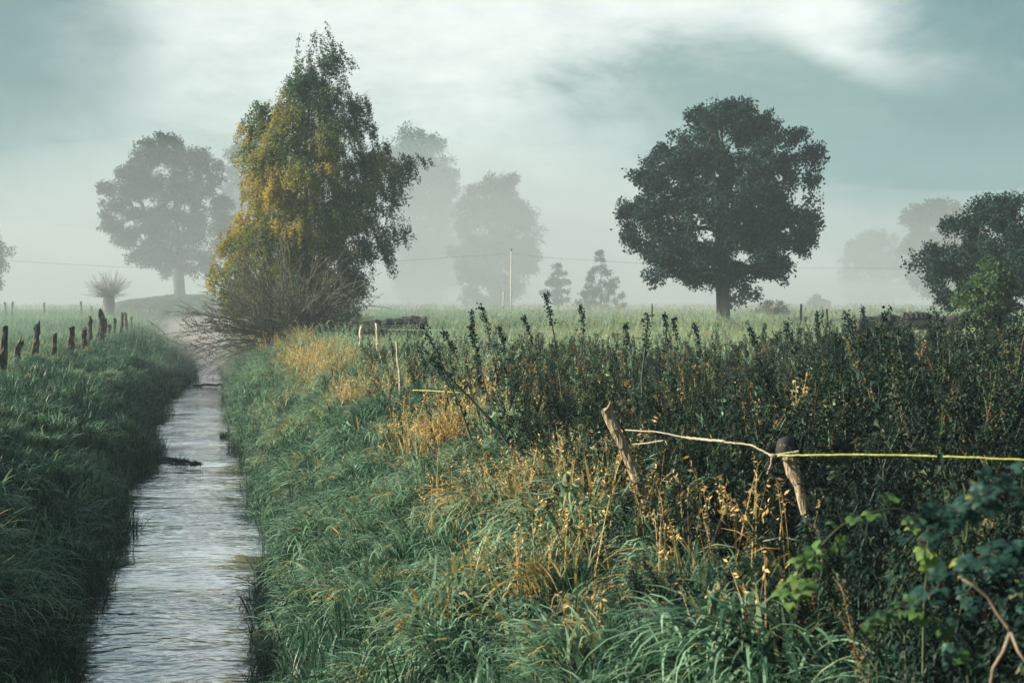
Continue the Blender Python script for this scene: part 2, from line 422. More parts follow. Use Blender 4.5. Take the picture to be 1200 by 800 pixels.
def weed_parts(h, seed, dens=1., leaf=.085, lean=.12, spire=True, lo=.08, sa=-.2, umbel=False):
    """stem + paired leaves + seed spire, returned as two mesh builders"""
    g = np.random.default_rng(seed); st = MB(); lf = MB()
    k = 9; t = np.linspace(0, 1, k); az = g.uniform(0, 6.28)
    bend = lean * t ** 1.6 * h
    pts = np.stack([bend * math.cos(az) + .012 * g.standard_normal(k) * t, bend * math.sin(az) + .012 * g.standard_normal(k) * t, h * t], 1)
    tube(st, pts, .006 * (1 - .7 * t) + .0015, 5, .3)
    nb = int(7 * dens * h)
    starts = []
    for i in range(nb):
        u = g.uniform(.3, .9); p0 = np.array([np.interp(u, t, pts[:, q]) for q in range(3)])
        a = g.uniform(0, 6.28); l = .28 * (1.1 - u) * h * g.uniform(.6, 1.2) + .05
        p1 = p0 + np.array([math.cos(a) * l * .55, math.sin(a) * l * .55, l])
        tube(st, np.stack([p0, (p0 + p1) / 2 + [0, 0, -.02 * l], p1]), [.003, .0025, .0015], 4, .3, False)
        starts.append((p0, p1))
    n = int(60 * dens * h)
    u = g.uniform(lo, 1, n) ** .8
    p = np.stack([np.interp(u, t, pts[:, q]) for q in range(3)], 1)
    sz = leaf * (1.15 - .75 * u)
    aa = g.uniform(0, 6.28, n); out = np.stack([np.cos(aa), np.sin(aa), g.normal(.15, .35, n)], 1)
    # leaf: folded lance, 2 quads with droop
    def lance(p, out, s, a):
        out = unit(out); side = unit(np.cross(out, np.array([0, 0, 1.]) + .3 * g.standard_normal((len(p), 3))))
        m = p + out * (s * .5)[:, None] + np.array([0, 0, .06]) * s[:, None]
        e = p + out * s[:, None] - np.array([0, 0, .35]) * s[:, None]
        w = side * (s * .22)[:, None]; dz = np.array([0, 0, .08]) * s[:, None]
        v = np.stack([p, m + w + dz, m, m - w + dz, e], 1).reshape(-1, 3)
        o = np.arange(len(p))[:, None] * 5
        tr = np.stack([o + [0, 1, 2], o + [0, 2, 3], o + [1, 4, 2], o + [2, 4, 3]], 1).reshape(-1, 3)
        lf.add(v, None, tr, np.repeat(a, 4))
    lance(p, out, sz * g.uniform(.6, 1.4, n), g.normal(0, .14, n))
    for p0, p1 in starts:
        m = 9; f = g.uniform(.1, 1, m)[:, None]; q = p0 + (p1 - p0) * f
        a2 = g.uniform(0, 6.28, m)
        lance(q, np.stack([np.cos(a2), np.sin(a2), g.normal(.3, .4, m)], 1), leaf * .55 * g.uniform(.5, 1.2, m), g.normal(-.03, .14, m))
        if spire:
            m = 14; q = p0 + (p1 - p0) * g.uniform(.6, 1.06, m)[:, None]
            leaves(lf, q + .006 * g.standard_normal((m, 3)), .02, g.normal(sa, .1, m), g, asp=.8)
    if spire:
        m = 46; f = g.uniform(.74, 1.03, m)
        q = np.stack([np.interp(f, t, pts[:, c]) for c in range(3)], 1)
        leaves(lf, q + .013 * g.standard_normal((m, 3)), .026, g.normal(sa, .1, m), g, asp=.8)
    if umbel:
        for c_, n_ in [(pts[-1], 16)] + [(q1, 9) for _, q1 in starts]:
            for _ in range(n_):
                a3 = g.uniform(0, 6.28); rr = g.uniform(.02, .065); e = c_ + np.array([math.cos(a3) * rr, math.sin(a3) * rr, .05 + g.normal(0, .006)])
                tube(st, [c_, (c_ + e) / 2 + [0, 0, .006], e], [.0018, .0015, .001], 3, .45, False)
                leaves(lf, e + .005 * g.standard_normal((5, 3)), .012, g.normal(.42, .06, 5), g, asp=.9)
    return st, lf


def weed_joined(h, seed, **kw):
    st, lf = weed_parts(h, seed, **kw)
    lf.v += st.v; lf.q += [q + lf.n for q in st.q]; lf.t += [q + lf.n for q in st.t]; lf.qa += st.qa; lf.ta += st.ta; lf.n += st.n
    return lf.mesh('weed', M_WEED, smooth=False)


# --- point sampling
def sample(n_try, y0, y1, xfun, rho, rng, pw=1.):
    """xfun(y)->(x0,x1); rho(y) points per m2; returns points"""
    out = []
    yb = y0
    while yb < y1:
        dy = max(.5, yb * .05); ya, yc = yb, min(y1, yb + dy); ym = (ya + yc) / 2
        a, b = xfun(ym)
        if b > a:
            n = rng.poisson(rho(ym) * (b - a) * (yc - ya))
            if n:
                y = rng.uniform(ya, yc, n); a2, b2 = xfun(y); x = a2 + (b2 - a2) * rng.uniform(0, 1, n)
                out.append(np.stack([x, y], 1))
        yb += dy
    p = np.concatenate(out); return np.column_stack([p, ground_z(p[:, 0], p[:, 1])])


def nz(x, y, f, ph=0.):
    return (np.sin(x * f + 1.3 * np.sin(y * f * .7 + ph)) + np.sin(y * f * 1.3 + 1.7 * np.sin(x * f * .8 + ph * 2)) + .6 * np.sin((x + y) * f * 2.3 + ph)) / 2.6


def inview(p, m=1.2): return np.abs(p[:, 0]) < .41 * np.maximum(p[:, 1], 0) + m


# bank grass ------------------------------------------------------
soft = [tuft(17, .12, .24, .46, .021, .9, 2.1, s, 5, .45, .13) for s in range(6)]
longg = [tuft(15, .12, .36, .62, .022, .9, 2.3, 20 + s, 6, .4, .13) for s in range(4)]
COL_G = proto_collection('tuft', soft + longg)
short = [tuft(26, .22, .18, .42, .011, .5, 1.2, 40 + s, 3, 2.0) for s in range(4)]
COL_S = proto_collection('meadow', short + [dry_tuft(8, .55, 60 + s) for s in range(2)])
COL_D = proto_collection('straw', [dry_tuft(11, .5, 80 + s) for s in range(5)])


def tussocks(x, y, cell, seed):
    """vector from the nearest tussock centre, its distance and a value of its own"""
    cell = np.asarray(cell)
    best = np.full(len(x), 9e9); vx = np.zeros(len(x)); vy = np.zeros(len(x)); val = np.zeros(len(x))
    ix, iy = np.floor(x / cell), np.floor(y / cell)
    for a in (-1, 0, 1):
        for b in (-1, 0, 1):
            cx, cy = ix + a, iy + b
            h = np.sin(cx * 127.1 + cy * 311.7 + seed) * 43758.5; h2 = np.sin(cx * 269.5 + cy * 183.3 + seed) * 43758.5; h3 = np.sin(cx * 71.3 + cy * 97.7 + seed) * 43758.5
            h, h2, h3 = h - np.floor(h), h2 - np.floor(h2), h3 - np.floor(h3)
            dx, dy = x - (cx + .15 + .7 * h) * cell, y - (cy + .15 + .7 * h2) * cell
            d = np.hypot(dx, dy); m = d < best
            best = np.where(m, d, best); vx = np.where(m, dx, vx); vy = np.where(m, dy, vy); val = np.where(m, h3, val)
    return vx, vy, best, val


def bank_grass():
    g = np.random.default_rng(11)
    rho = lambda y: float(np.clip(78 * (9 / max(y, 5)) ** .85, 9, 78))
    A = sample(0, 3.5, 105, lambda y: (redge(y) - .02, redge(y) + np.where(np.asarray(y) < 9, 2.4, 3.1)), rho, g)
    B = sample(0, 4.5, 105, lambda y: (ledge(y) - 4.2, ledge(y) + .06), rho, g)
    p = np.concatenate([A, B]); side = np.concatenate([np.ones(len(A)), -np.ones(len(B))])
    k = inview(p); p, side = p[k], side[k]
    s = np.where(side > 0, p[:, 0] - redge(p[:, 1]), ledge(p[:, 1]) - p[:, 0])
    n = len(p); x, y = p[:, 0], p[:, 1]
    down = np.where(side > 0, np.pi, 0.)          # towards the stream
    rz = down + side * .9 + 1.2 * nz(x, y, 1.1, 1) + g.normal(0, .35, n)
    cell = np.where(y < 20, .62, 1.1)
    tx, ty, td, tv = tussocks(x, y, cell, 3.3)
    dome = np.clip(1 - (td / (.62 * cell)) ** 2, 0, 1)
    bx = np.cos(rz) * .75 + tx / cell * 2.2; by = np.sin(rz) * .75 + ty / cell * 2.2
    rz = np.arctan2(by, bx) + g.normal(0, .25, n)
    p[:, 2] += dome * .20 * (.4 + tv) * np.clip(s * 2, .2, 1)
    edge = s < .35
    vid = np.where(edge | (nz(x, y, 1.7, 3) > .55) | ((side < 0) & (y < 15)), 6 + g.integers(0, 4, n), g.integers(0, 6, n))
    scl = (.72 + .35 * dome + .2 * nz(x, y, 1.4, 5) + g.uniform(-.1, .2, n)) * (1 + np.clip(y - 12, 0, 70) / 85)
    scl = np.clip(scl * .86, .42, 2.2) * np.where(edge, .62 + .5 * np.clip(s, 0, .35), 1) * np.where(side < 0, np.where(y > 16, np.interp(s, [1.3, 2.2], [.85, .30]), 1), 1)
    tint = np.where(side > 0, .475, .39) + .10 * nz(x, y, .9, 2) + .16 * (tv - .5) + .10 * (dome - .5) + g.normal(0, .05, n)  # paler tussock tops, darker gaps: clump shading put into the tint
    gold = np.clip((s - 1.2) / .5, 0, 1) * np.clip((2.5 - s) / .4, 0, 1) * (side > 0) * np.clip(nz(x, y, .95, 4) * 1.6 + np.where(y < 14, .75, .5), 0, 1) * np.clip((y - 6.2) / 1.5, 0, 1)
    tint = tint + np.where(g.uniform(0, 1, n) < .65, gold, 0) * .42
    tint = np.where((side < 0) & (s > 2.4) & (y < 48), tint + .34 * np.clip(nz(x, y, .9, 7) + .7, 0, 1), tint)  # sunlit gold around the left fence feet put into the tint
    p[:, 2] -= .03
    scatter('bank_grass', COL_G, p, rz, scl, vid, np.clip(tint, .05, .95), 'long drooping dewy grass on both stream banks', 'grass', np.stack([g.normal(0, .15, n), g.normal(0, .15, n)], 1))
    # short undergrowth filling the gaps between the tussocks
    ru = lambda y: float(np.clip(55 * (9 / max(y, 5)) ** 1.1, 5, 55))
    U = np.concatenate([sample(0, 3.5, 70, lambda y: (redge(y), redge(y) + 2.8), ru, g), sample(0, 4.5, 70, lambda y: (ledge(y) - 3.2, ledge(y)), ru, g)])
    U = U[inview(U)]; m = len(U)
    scatter('bank_undergrowth', COL_S, U, g.uniform(0, 6.28, m), g.uniform(.5, .95, m) * (1 + U[:, 1] / 80), g.integers(0, 4, m), np.clip(g.normal(.24, .06, m), .05, .5), 'short dark undergrowth between the grass tussocks of the banks', 'grass')
    # straw along the crest of the right bank
    D = sample(0, 5.5, 60, lambda y: (redge(y) + 1.4, redge(y) + 2.75), lambda y: float(np.clip(13 * (10 / y) ** .6, 4, 13)) * float(np.interp(y, [6.6, 7.8], [.15, 1])), g)
    k = inview(D) & (nz(D[:, 0], D[:, 1], .95, 4) + .35 * g.standard_normal(len(D)) > np.where(D[:, 1] < 12, .06, .16)); D = D[k]; n = len(D)
    scatter('dry_grass', COL_D, D, g.uniform(0, 6.28, n), g.uniform(.75, 1.15, n) * (1 + D[:, 1] / 90), g.integers(0, 5, n), np.clip(g.normal(.86, .10, n), .5, 1), 'golden dry grass along the crest of the right bank', 'grass')


def meadow():
    g = np.random.default_rng(12)
    rho = lambda y: float(np.clip(9 * (30 / y) ** 1.5, .25, 12))
    R = sample(0, 20, 230, lambda y: (redge(y) + 2.6, .42 * y + 2), rho, g)
    L = sample(0, 18, 230, lambda y: (-.42 * y - 2, ledge(y) - 2.8), rho, g)
    p = np.concatenate([R, L]); n = len(p); x, y = p[:, 0], p[:, 1]
    scl = g.uniform(.8, 1.3, n) * (1 + np.clip(y - 20, 0, 150) / 55)
    scl = np.minimum(scl, 2.2) * np.where((x < redge(y)) & (y < 75), .6, 1)
    tint = np.where(x > redge(y), .57, .46) + .12 * nz(x, y, .12, 3) + g.normal(0, .05, n)
    scatter('meadow_grass', COL_S, p, g.uniform(0, 6.28, n), scl, np.where(g.uniform(0, 1, n) < .12, g.integers(4, 6, n), g.integers(0, 4, n)), np.clip(tint, .1, .9), 'short pale meadow grass in the misty fields', 'grass')


bank_grass(); meadow()

# weeds ---------------------------------------------------------------
WH = [1.0, 1.12, 1.22, .9, 1.05, .7, .62, .8, 1.1, .95, 1.2, 1.0, .6]
WK = [dict(), dict(dens=1.2), dict(dens=.9), dict(dens=1.3, leaf=.1), dict(dens=1.1, leaf=.07), dict(dens=1.8, leaf=.11, spire=False), dict(dens=2.0, leaf=.1, spire=False), dict(dens=1.6, leaf=.095, spire=False),
      dict(dens=.7, leaf=.12, sa=.42, lo=.02), dict(dens=.6, leaf=.11, sa=.38, lean=.35), dict(dens=.45, leaf=.06, spire=False, umbel=True), dict(dens=.4, leaf=.05, spire=False, umbel=True, lean=.3), dict(dens=1.7, leaf=.15, spire=False, lo=.02)]
COL_W = proto_collection('weed', [weed_joined(h, 100 + i, **k) for i, (h, k) in enumerate(zip(WH, WK))])
WPART = []
for i, (h, k) in enumerate(zip(WH, WK)):
    st, lf = weed_parts(h, 100 + i, **k)
    WPART.append((st.mesh('weed_stem', M_STEM), lf.mesh('weed_leaves', M_WEED, False)))


def weeds():
    g = np.random.default_rng(13)
    rho = lambda y: float(np.interp(y, [3, 5, 8, 15, 30, 36], [30, 30, 25, 17, 9, 2]))
    p = sample(0, 3.4, 36, lambda y: (redge(y) + .9, .42 * y + 1.5), rho, g)
    s = p[:, 0] - redge(p[:, 1])
    px = 600 + F * p[:, 0] / p[:, 1]
    keep = (g.uniform(0, 1, len(p)) < np.clip((s - 1.4) / .9, .1, 1)) & ((p[:, 1] > 4.2) | (p[:, 0] > .9))
    keep &= (nz(p[:, 0], p[:, 1], 1.1, 8) + .5 * g.standard_normal(len(p)) > -.75)
    keep &= (p[:, 1] < 26) | (px > 430)
    # ones directly in front of the two leaning posts stay low
    p = p[keep]; s = s[keep]; px = px[keep]; n = len(p); x, y = p[:, 0], p[:, 1]
    low = g.uniform(0, 1, n) < np.where(y < 8, .85, .45)
    vid = np.where(low, np.array([5, 6, 7, 5, 6, 7, 12])[g.integers(0, 7, n)], np.array([0, 1, 2, 3, 4, 0, 3, 4, 8, 9, 10, 11])[g.integers(0, np.where(px > 880, 9, 12))])
    scl = (g.uniform(.68, 1.12, n) + .12 * nz(x, y, 1.3, 2)) * np.interp(px, [400, 560, 880, 1000, 1300], [.72, .76, .80, 1.08, 1.16])
    scl *= np.interp(s, [1.5, 2.6], [.55, 1])
    scl *= np.interp(y, [3, 5, 8, 20, 34], [.72, .8, .95, 1.0, .92])
    front = ((y < 9.2) & (np.abs(px - 718) < 45) & (y > 6.5)) | ((y < 7.2) & (np.abs(px - 935) < 40) & (y > 5))
    hh = np.array(WH)[vid]
    scl = np.where(front, np.minimum(scl, np.where(px < 820, .86, .62) / hh), scl)
    q = sample(0, 7.5, 34, lambda y: (redge(y) + 2.2, .42 * y + 1.5), lambda y: float(np.interp(y, [4, 12, 34], [1.2, 1.0, .8])), g)
    q = q[g.uniform(0, 1, len(q)) < np.interp(600 + F * q[:, 0] / q[:, 1], [600, 800, 1200], [1, .4, .2])]
    m = len(q)
    scatter('dead_stalks', COL_D, q, g.uniform(0, 6.28, m), g.uniform(.9, 1.75, m), g.integers(0, 5, m), np.clip(g.normal(.60, .12, m), .3, .9), 'pale dead grass stalks mixed among the right field weeds', 'grass', np.stack([g.normal(0, .2, m), g.normal(0, .2, m)], 1))
    tint = .40 + .18 * nz(x, y, .7, 6) + g.normal(0, .15, n) + np.where(g.uniform(0, 1, n) < np.interp(px, [500, 850], [.09, .015]), .35, 0)
    rz = g.uniform(0, 6.28, n)
    order = np.argsort(y); own = order[(y[order] > 6.5)][:150]; rest = np.setdiff1d(order, own)
    tl = np.stack([g.normal(0, .27, n), g.normal(0, .27, n) - np.interp(px, [450, 620, 800], [.38, .22, .05])], 1)
    wc = scatter('weed_cover', COL_W, p[rest], rz[rest], scl[rest], vid[rest], np.clip(tint[rest], .02, .95), 'dense dark leafy weeds covering the right field edge', 'weeds', tl[rest])
    return p[own], rz[own], scl[own], vid[own]


own_weeds = weeds()
for q, rz, sc, vi in zip(*own_weeds):
    st, lf = WPART[int(vi)]
    o = link('weed_plant', st, None, (q[0], q[1], q[2] - .02)); o.rotation_euler = (random.gauss(0, .25), random.gauss(0, .25), rz); o.scale = (sc, sc, sc)
    tag(o, 'dark leafy weed plant in the dense stand around the taped fence', 'weed', 'weed plants standing in the stand by the taped fence')
    link('leaves', lf, o)

# ------------------------------------------------------------------ trees
def prof_from_px(rows, cx, d):
    """rows (py, xl, xr) -> arrays of z, left, right in metres about cx"""
    z = np.array([CAMZ - (r[0] - HZ) / F * d for r in rows]); k = d / F
    l = np.array([(cx - r[1]) * k for r in rows]); r_ = np.array([(r[2] - cx) * k for r in rows])
    o = np.argsort(z); return z[o], l[o], r_[o]


def make_tree(name, label, cx, d, rows, trunk_r, nclump, nleaf, leaf, clump_r, bark, leafm, seed, cat='tree',
              group=None, split=.35, hang=0., asp=.6, tintf=None, extra=(), depth=1., lean=0., tipr=.012, sep=.75, shell=.6, basepx=None, trunk_top=.92, flat=.6):
    g = np.random.default_rng(seed)
    z, l, r = prof_from_px(rows, cx, d)
    bx = ((basepx or cx) - 600) / F * d; by = d; bz = gz(bx, by)
    ox = (cx - 600) / F * d - bx
    z = z - bz; zt = z[-1]
    root = thing(name, label, cat, (bx, by, bz), group)
    # clump centres inside the outline
    cen = []; tries = 0; area = np.maximum(l + r, .01); cum = np.cumsum(area); zz = np.linspace(z[0], z[-1], 200)
    wz = np.interp(zz, z, l + r) ** 1.5; wz /= wz.sum()
    mind = sep * clump_r
    while len(cen) < nclump and tries < nclump * 40:
        tries += 1
        h = g.choice(zz, p=wz); th = g.uniform(0, 2 * np.pi); rad = g.uniform(0, 1) ** (shell * .5 + .1)
        w = np.interp(h, z, r) if math.cos(th) > 0 else np.interp(h, z, l)
        dp = (np.interp(h, z, l) + np.interp(h, z, r)) / 2 * depth
        w = w - clump_r * .55 if w > clump_r else w * .6; dp = max(dp - clump_r * .55, .05)
        c = np.array([ox * min(1, h / zt * 1.4) + rad * math.cos(th) * w, rad * math.sin(th) * dp, min(h, zt - clump_r * .35)])
        if cen and min(np.linalg.norm(c - q) for q in cen) < mind: continue
        cen.append(c)
    cen += [np.array([(ex - (basepx or cx)) / F * d, g.normal(0, .4), CAMZ - (ey - HZ) / F * d - bz]) for ex, ey in extra]
    cen = np.array(cen)
    # skeleton: trunk nodes, then grow to each clump from the nearest node
    nt_ = 14; tz = np.linspace(0, zt * trunk_top, nt_)
    nodes = [np.array([ox * min(1, h / zt * 1.2) + lean * h / zt + (g.normal(0, .02) * h if i else 0) * .35, (g.normal(0, .02) * h if i else 0) * .35, h - (.15 if i == 0 else 0)]) for i, h in enumerate(tz)]
    par = [-1] + list(range(nt_ - 1)); level = [0] * nt_
    paths = [list(range(nt_))]
    order = np.argsort(np.linalg.norm(cen - np.array([ox, 0, zt * .45]), axis=1))
    for ci in order:
        c = cen[ci]; A = np.array(nodes)
        dv = c - A; dist = np.linalg.norm(dv, axis=1)
        cost = dist + 1.3 * np.maximum(0, A[:, 2] - c[2] + .12 * dist) + np.where(A[:, 2] < split * zt * .8, 100, 0) * (c[2] > split * zt * .5) * (np.arange(len(A)) < nt_)
        j = int(np.argmin(cost)); m = max(2, int(dist[j] / max(.5, clump_r * .6)))
        prev = j; path = [j]
        for i in range(1, m + 1):
            f = i / m; q = A[j] + dv[j] * f
            q = q + np.array([0, 0, math.sin(f * math.pi) * dist[j] * (.10 if hang == 0 else .2)]) + g.normal(0, .04, 3) * dist[j] * (f < 1)
            nodes.append(q); par.append(prev); prev = len(nodes) - 1; path.append(prev)
        paths.append(path)
    A = np.array(nodes); w = np.zeros(len(A)); leafn = np.ones(len(A), bool)
    for i, p_ in enumerate(par):
        if p_ >= 0: leafn[p_] = False
    w[leafn] = 1
    for i in range(len(A) - 1, 0, -1):
        w[par[i]] += w[i]
    rad = trunk_r * (w / w[0]) ** .5
    rad = np.maximum(rad, tipr)
    mb = MB()
    for k, pth in enumerate(paths):
        rr = rad[pth].copy()
        if k: rr[0] = min(rr[0], rr[1] * 1.25)
        else: rr[0] *= 1.35; rr[1] *= 1.03
        tube(mb, A[pth], rr, 9 if k == 0 else 5, 0., True, .05 if k == 0 else 0, g)
    # fine twigs fanning out of each clump
    for c in cen:
        for _ in range(4):
            dvec = unit(g.standard_normal(3) + np.array([0, 0, .3 - hang * 1.2])) * clump_r * g.uniform(.6, 1.1)
            mid = c + dvec * .5 + np.array([0, 0, clump_r * .08])
            tube(mb, [c, mid, c + dvec], [tipr * .9, tipr * .6, tipr * .35], 3, 0., False)
    link('trunk', mb.mesh('trunk', bark), root)
    # leaves
    lb = MB(); per = max(1, nleaf // len(cen))
    vol = g.uniform(.25, 1.75, len(cen))
    for c, v_ in zip(cen, vol):
        m = int(per * v_)
        if hang == 0:
            sub = c + np.clip(g.normal(0, 1, (7, 3)), -1.4, 1.4) * clump_r * .42 * [1, 1, flat]
            pos = sub[g.integers(0, 7, m)] + np.clip(g.normal(0, 1, (m, 3)), -1.7, 1.7) * clump_r * .21
        else:
            ns = max(4, m // 34); st = c + g.normal(0, clump_r * .45, (ns, 3)) * [1, 1, .6]
            ln = g.uniform(.4, 1.25, ns) * hang; id_ = g.integers(0, ns, m); f = g.uniform(0, 1, m)
            dirx = np.outer(f ** .6, [1, 1, 0]) * (unit(st[id_] - c * [1, 1, 0] * .0 - [ox, 0, c[2]]) * .22)
            pos = st[id_] + dirx * [1, 1, 0] + np.stack([g.normal(0, .045, m), g.normal(0, .045, m), -f * ln[id_]], 1) + g.normal(0, .03, (m, 3))
        a = np.clip(tintf(pos, c, g) if tintf else g.normal(.5 + g.normal(0, .16), .2, m), 0, 1)
        leaves(lb, pos, leaf, a, g, .0, asp, .3 if hang else .1)
    link('crown', lb.mesh('crown', leafm, False), root)
    return root


def birch_tint(pos, c, g):
    # autumn gold leaves, weighted left: sunlit side put into the colour; green top
    x, z = pos[:, 0], pos[:, 2]
    gold = .80 - .05 * x - .045 * np.abs(z - 6.5) + g.choice([-.28, -.1, .05, .15, .3])
    return gold - .12 + g.normal(0, .16, len(pos)) - np.clip(z - 10.3, 0, 3) * .14


make_tree('birch_tree', 'tall birch with golden and green drooping leaves beside the stream', 362, 60,
          [(38, 374, 380), (55, 358, 398), (80, 346, 416), (105, 340, 436), (140, 304, 446), (170, 290, 448), (200, 285, 490), (235, 292, 468), (265, 270, 468), (300, 258, 455), (330, 250, 446), (365, 285, 440), (388, 325, 420)],
          .2, 320, 230000, .105, .62, M_BIRCHBARK, M_BIRCH, 3, split=.12, hang=.8, tintf=birch_tint, depth=.8, tipr=.010, sep=.7, shell=.75, basepx=352,
          extra=[(296, 150), (305, 142), (293, 172), (298, 196), (478, 184), (468, 192), (458, 205), (440, 150), (430, 125), (400, 70), (392, 60), (378, 44), (280, 268), (270, 285), (262, 312), (462, 245), (466, 268), (452, 300), (312, 128), (445, 175), (276, 340), (350, 90)])

OAKP = [(124, 835, 885), (135, 800, 905), (160, 778, 930), (185, 755, 968), (215, 735, 960), (250, 720, 955), (275, 722, 958), (300, 735, 950), (314, 745, 922), (326, 775, 900), (334, 800, 872)]
make_tree('oak_tree', 'broad dark round-crowned oak standing alone in the right field', 845, 72, OAKP, .37, 270, 100000, .19, .85, M_BARK, M_OAK, 5, split=.22, sep=.66, tipr=.016, shell=.62, basepx=848, extra=[(958, 188), (950, 178), (736, 262), (740, 244), (748, 290), (748, 210), (938, 158), (768, 326), (915, 322), (880, 345), (858, 352), (870, 132), (836, 130), (948, 262), (944, 290)])
make_tree('oak_tree', 'bluish misty oak with bare lower trunk behind the left bank', 205, 158,
          [(163, 185, 235), (175, 160, 255), (200, 135, 275), (235, 113, 282), (265, 115, 285), (290, 128, 280), (310, 150, 268), (322, 172, 245)],
          .7, 150, 60000, .34, 1.5, M_BARK, M_OAK, 6, split=.2, sep=.75, tipr=.03, basepx=212)
make_tree('dark_tree', 'dark bushy tree cut off by the right edge of the photo', 1178, 50,
          [(228, 1150, 1215), (245, 1128, 1235), (270, 1100, 1260), (295, 1080, 1270), (312, 1066, 1275), (330, 1085, 1270), (350, 1096, 1265), (362, 1120, 1240)],
          .17, 130, 42000, .13, .58, M_BARK, M_OAK, 8, split=.05, sep=.66, tipr=.014, extra=[(1072, 312), (1080, 303), (1090, 318), (1096, 296), (1100, 336), (1112, 345), (1150, 238), (1178, 235), (1120, 262)])
make_tree('leafy_sapling', 'small leafy sapling in front of the dark tree on the right', 1156, 30,
          [(304, 1147, 1162), (325, 1128, 1178), (345, 1118, 1192), (362, 1112, 1200), (385, 1125, 1190)],
          .03, 46, 5200, .085, .24, M_TWIG, M_SAPLING, 9, split=.1, tipr=.006, sep=.6, cat='sapling', extra=[(1154, 308), (1152, 316), (1165, 330), (1130, 335), (1180, 340)])
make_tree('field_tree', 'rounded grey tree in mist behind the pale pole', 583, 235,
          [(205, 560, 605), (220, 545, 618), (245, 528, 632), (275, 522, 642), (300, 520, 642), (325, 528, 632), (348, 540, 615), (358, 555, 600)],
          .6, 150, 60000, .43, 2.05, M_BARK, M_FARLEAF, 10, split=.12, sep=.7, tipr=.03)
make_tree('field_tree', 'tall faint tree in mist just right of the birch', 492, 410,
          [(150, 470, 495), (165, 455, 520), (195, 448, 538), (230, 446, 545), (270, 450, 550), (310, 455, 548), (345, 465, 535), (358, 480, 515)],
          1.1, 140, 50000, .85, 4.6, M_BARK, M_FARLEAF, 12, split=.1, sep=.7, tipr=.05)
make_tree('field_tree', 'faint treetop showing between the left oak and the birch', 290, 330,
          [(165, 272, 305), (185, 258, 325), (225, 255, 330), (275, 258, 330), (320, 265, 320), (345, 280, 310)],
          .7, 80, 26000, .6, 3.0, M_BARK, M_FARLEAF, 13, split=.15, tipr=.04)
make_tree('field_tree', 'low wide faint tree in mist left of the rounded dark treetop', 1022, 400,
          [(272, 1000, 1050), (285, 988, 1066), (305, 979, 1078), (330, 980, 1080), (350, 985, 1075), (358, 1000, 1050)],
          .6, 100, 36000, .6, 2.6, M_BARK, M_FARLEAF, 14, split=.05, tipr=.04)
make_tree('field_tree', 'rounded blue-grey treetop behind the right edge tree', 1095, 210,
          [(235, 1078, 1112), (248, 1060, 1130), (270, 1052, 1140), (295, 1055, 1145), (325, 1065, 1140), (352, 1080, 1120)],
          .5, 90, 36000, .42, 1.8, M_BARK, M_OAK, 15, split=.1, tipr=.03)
make_tree('field_tree', 'dark misty tree cut off by the left edge of the photo', -28, 140,
          [(262, -45, -10), (280, -70, 8), (305, -78, 13), (325, -75, 8), (340, -55, -5)],
          .4, 60, 20000, .28, 1.3, M_BARK, M_OAK, 16, split=.3, tipr=.025)
make_tree('young_tree', 'young open pyramid-shaped tree left of the big oak', 704, 140,
          [(292, 702, 708), (308, 695, 715), (325, 683, 724), (345, 674, 732), (358, 672, 735), (365, 690, 720)],
          .11, 50, 8000, .2, .62, M_BARK, M_FARLEAF, 17, split=.05, tipr=.012, sep=.6, flat=.6, extra=[(704, 297), (703, 305), (707, 314), (692, 326), (718, 328), (682, 345), (728, 347), (676, 356), (732, 357)])
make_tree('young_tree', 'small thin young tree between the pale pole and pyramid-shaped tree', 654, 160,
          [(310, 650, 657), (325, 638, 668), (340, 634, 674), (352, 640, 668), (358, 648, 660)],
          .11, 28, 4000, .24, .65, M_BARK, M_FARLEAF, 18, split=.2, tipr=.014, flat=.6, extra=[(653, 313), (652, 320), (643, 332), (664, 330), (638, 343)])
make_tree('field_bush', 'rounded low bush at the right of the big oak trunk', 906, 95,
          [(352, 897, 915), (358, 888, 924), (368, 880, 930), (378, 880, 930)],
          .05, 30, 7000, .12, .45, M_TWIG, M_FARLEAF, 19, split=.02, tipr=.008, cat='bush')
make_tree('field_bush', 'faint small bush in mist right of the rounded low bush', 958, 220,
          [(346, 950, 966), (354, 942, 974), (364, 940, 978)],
          .08, 20, 4000, .28, .9, M_TWIG, M_FARLEAF, 21, split=.02, tipr=.015, cat='bush')


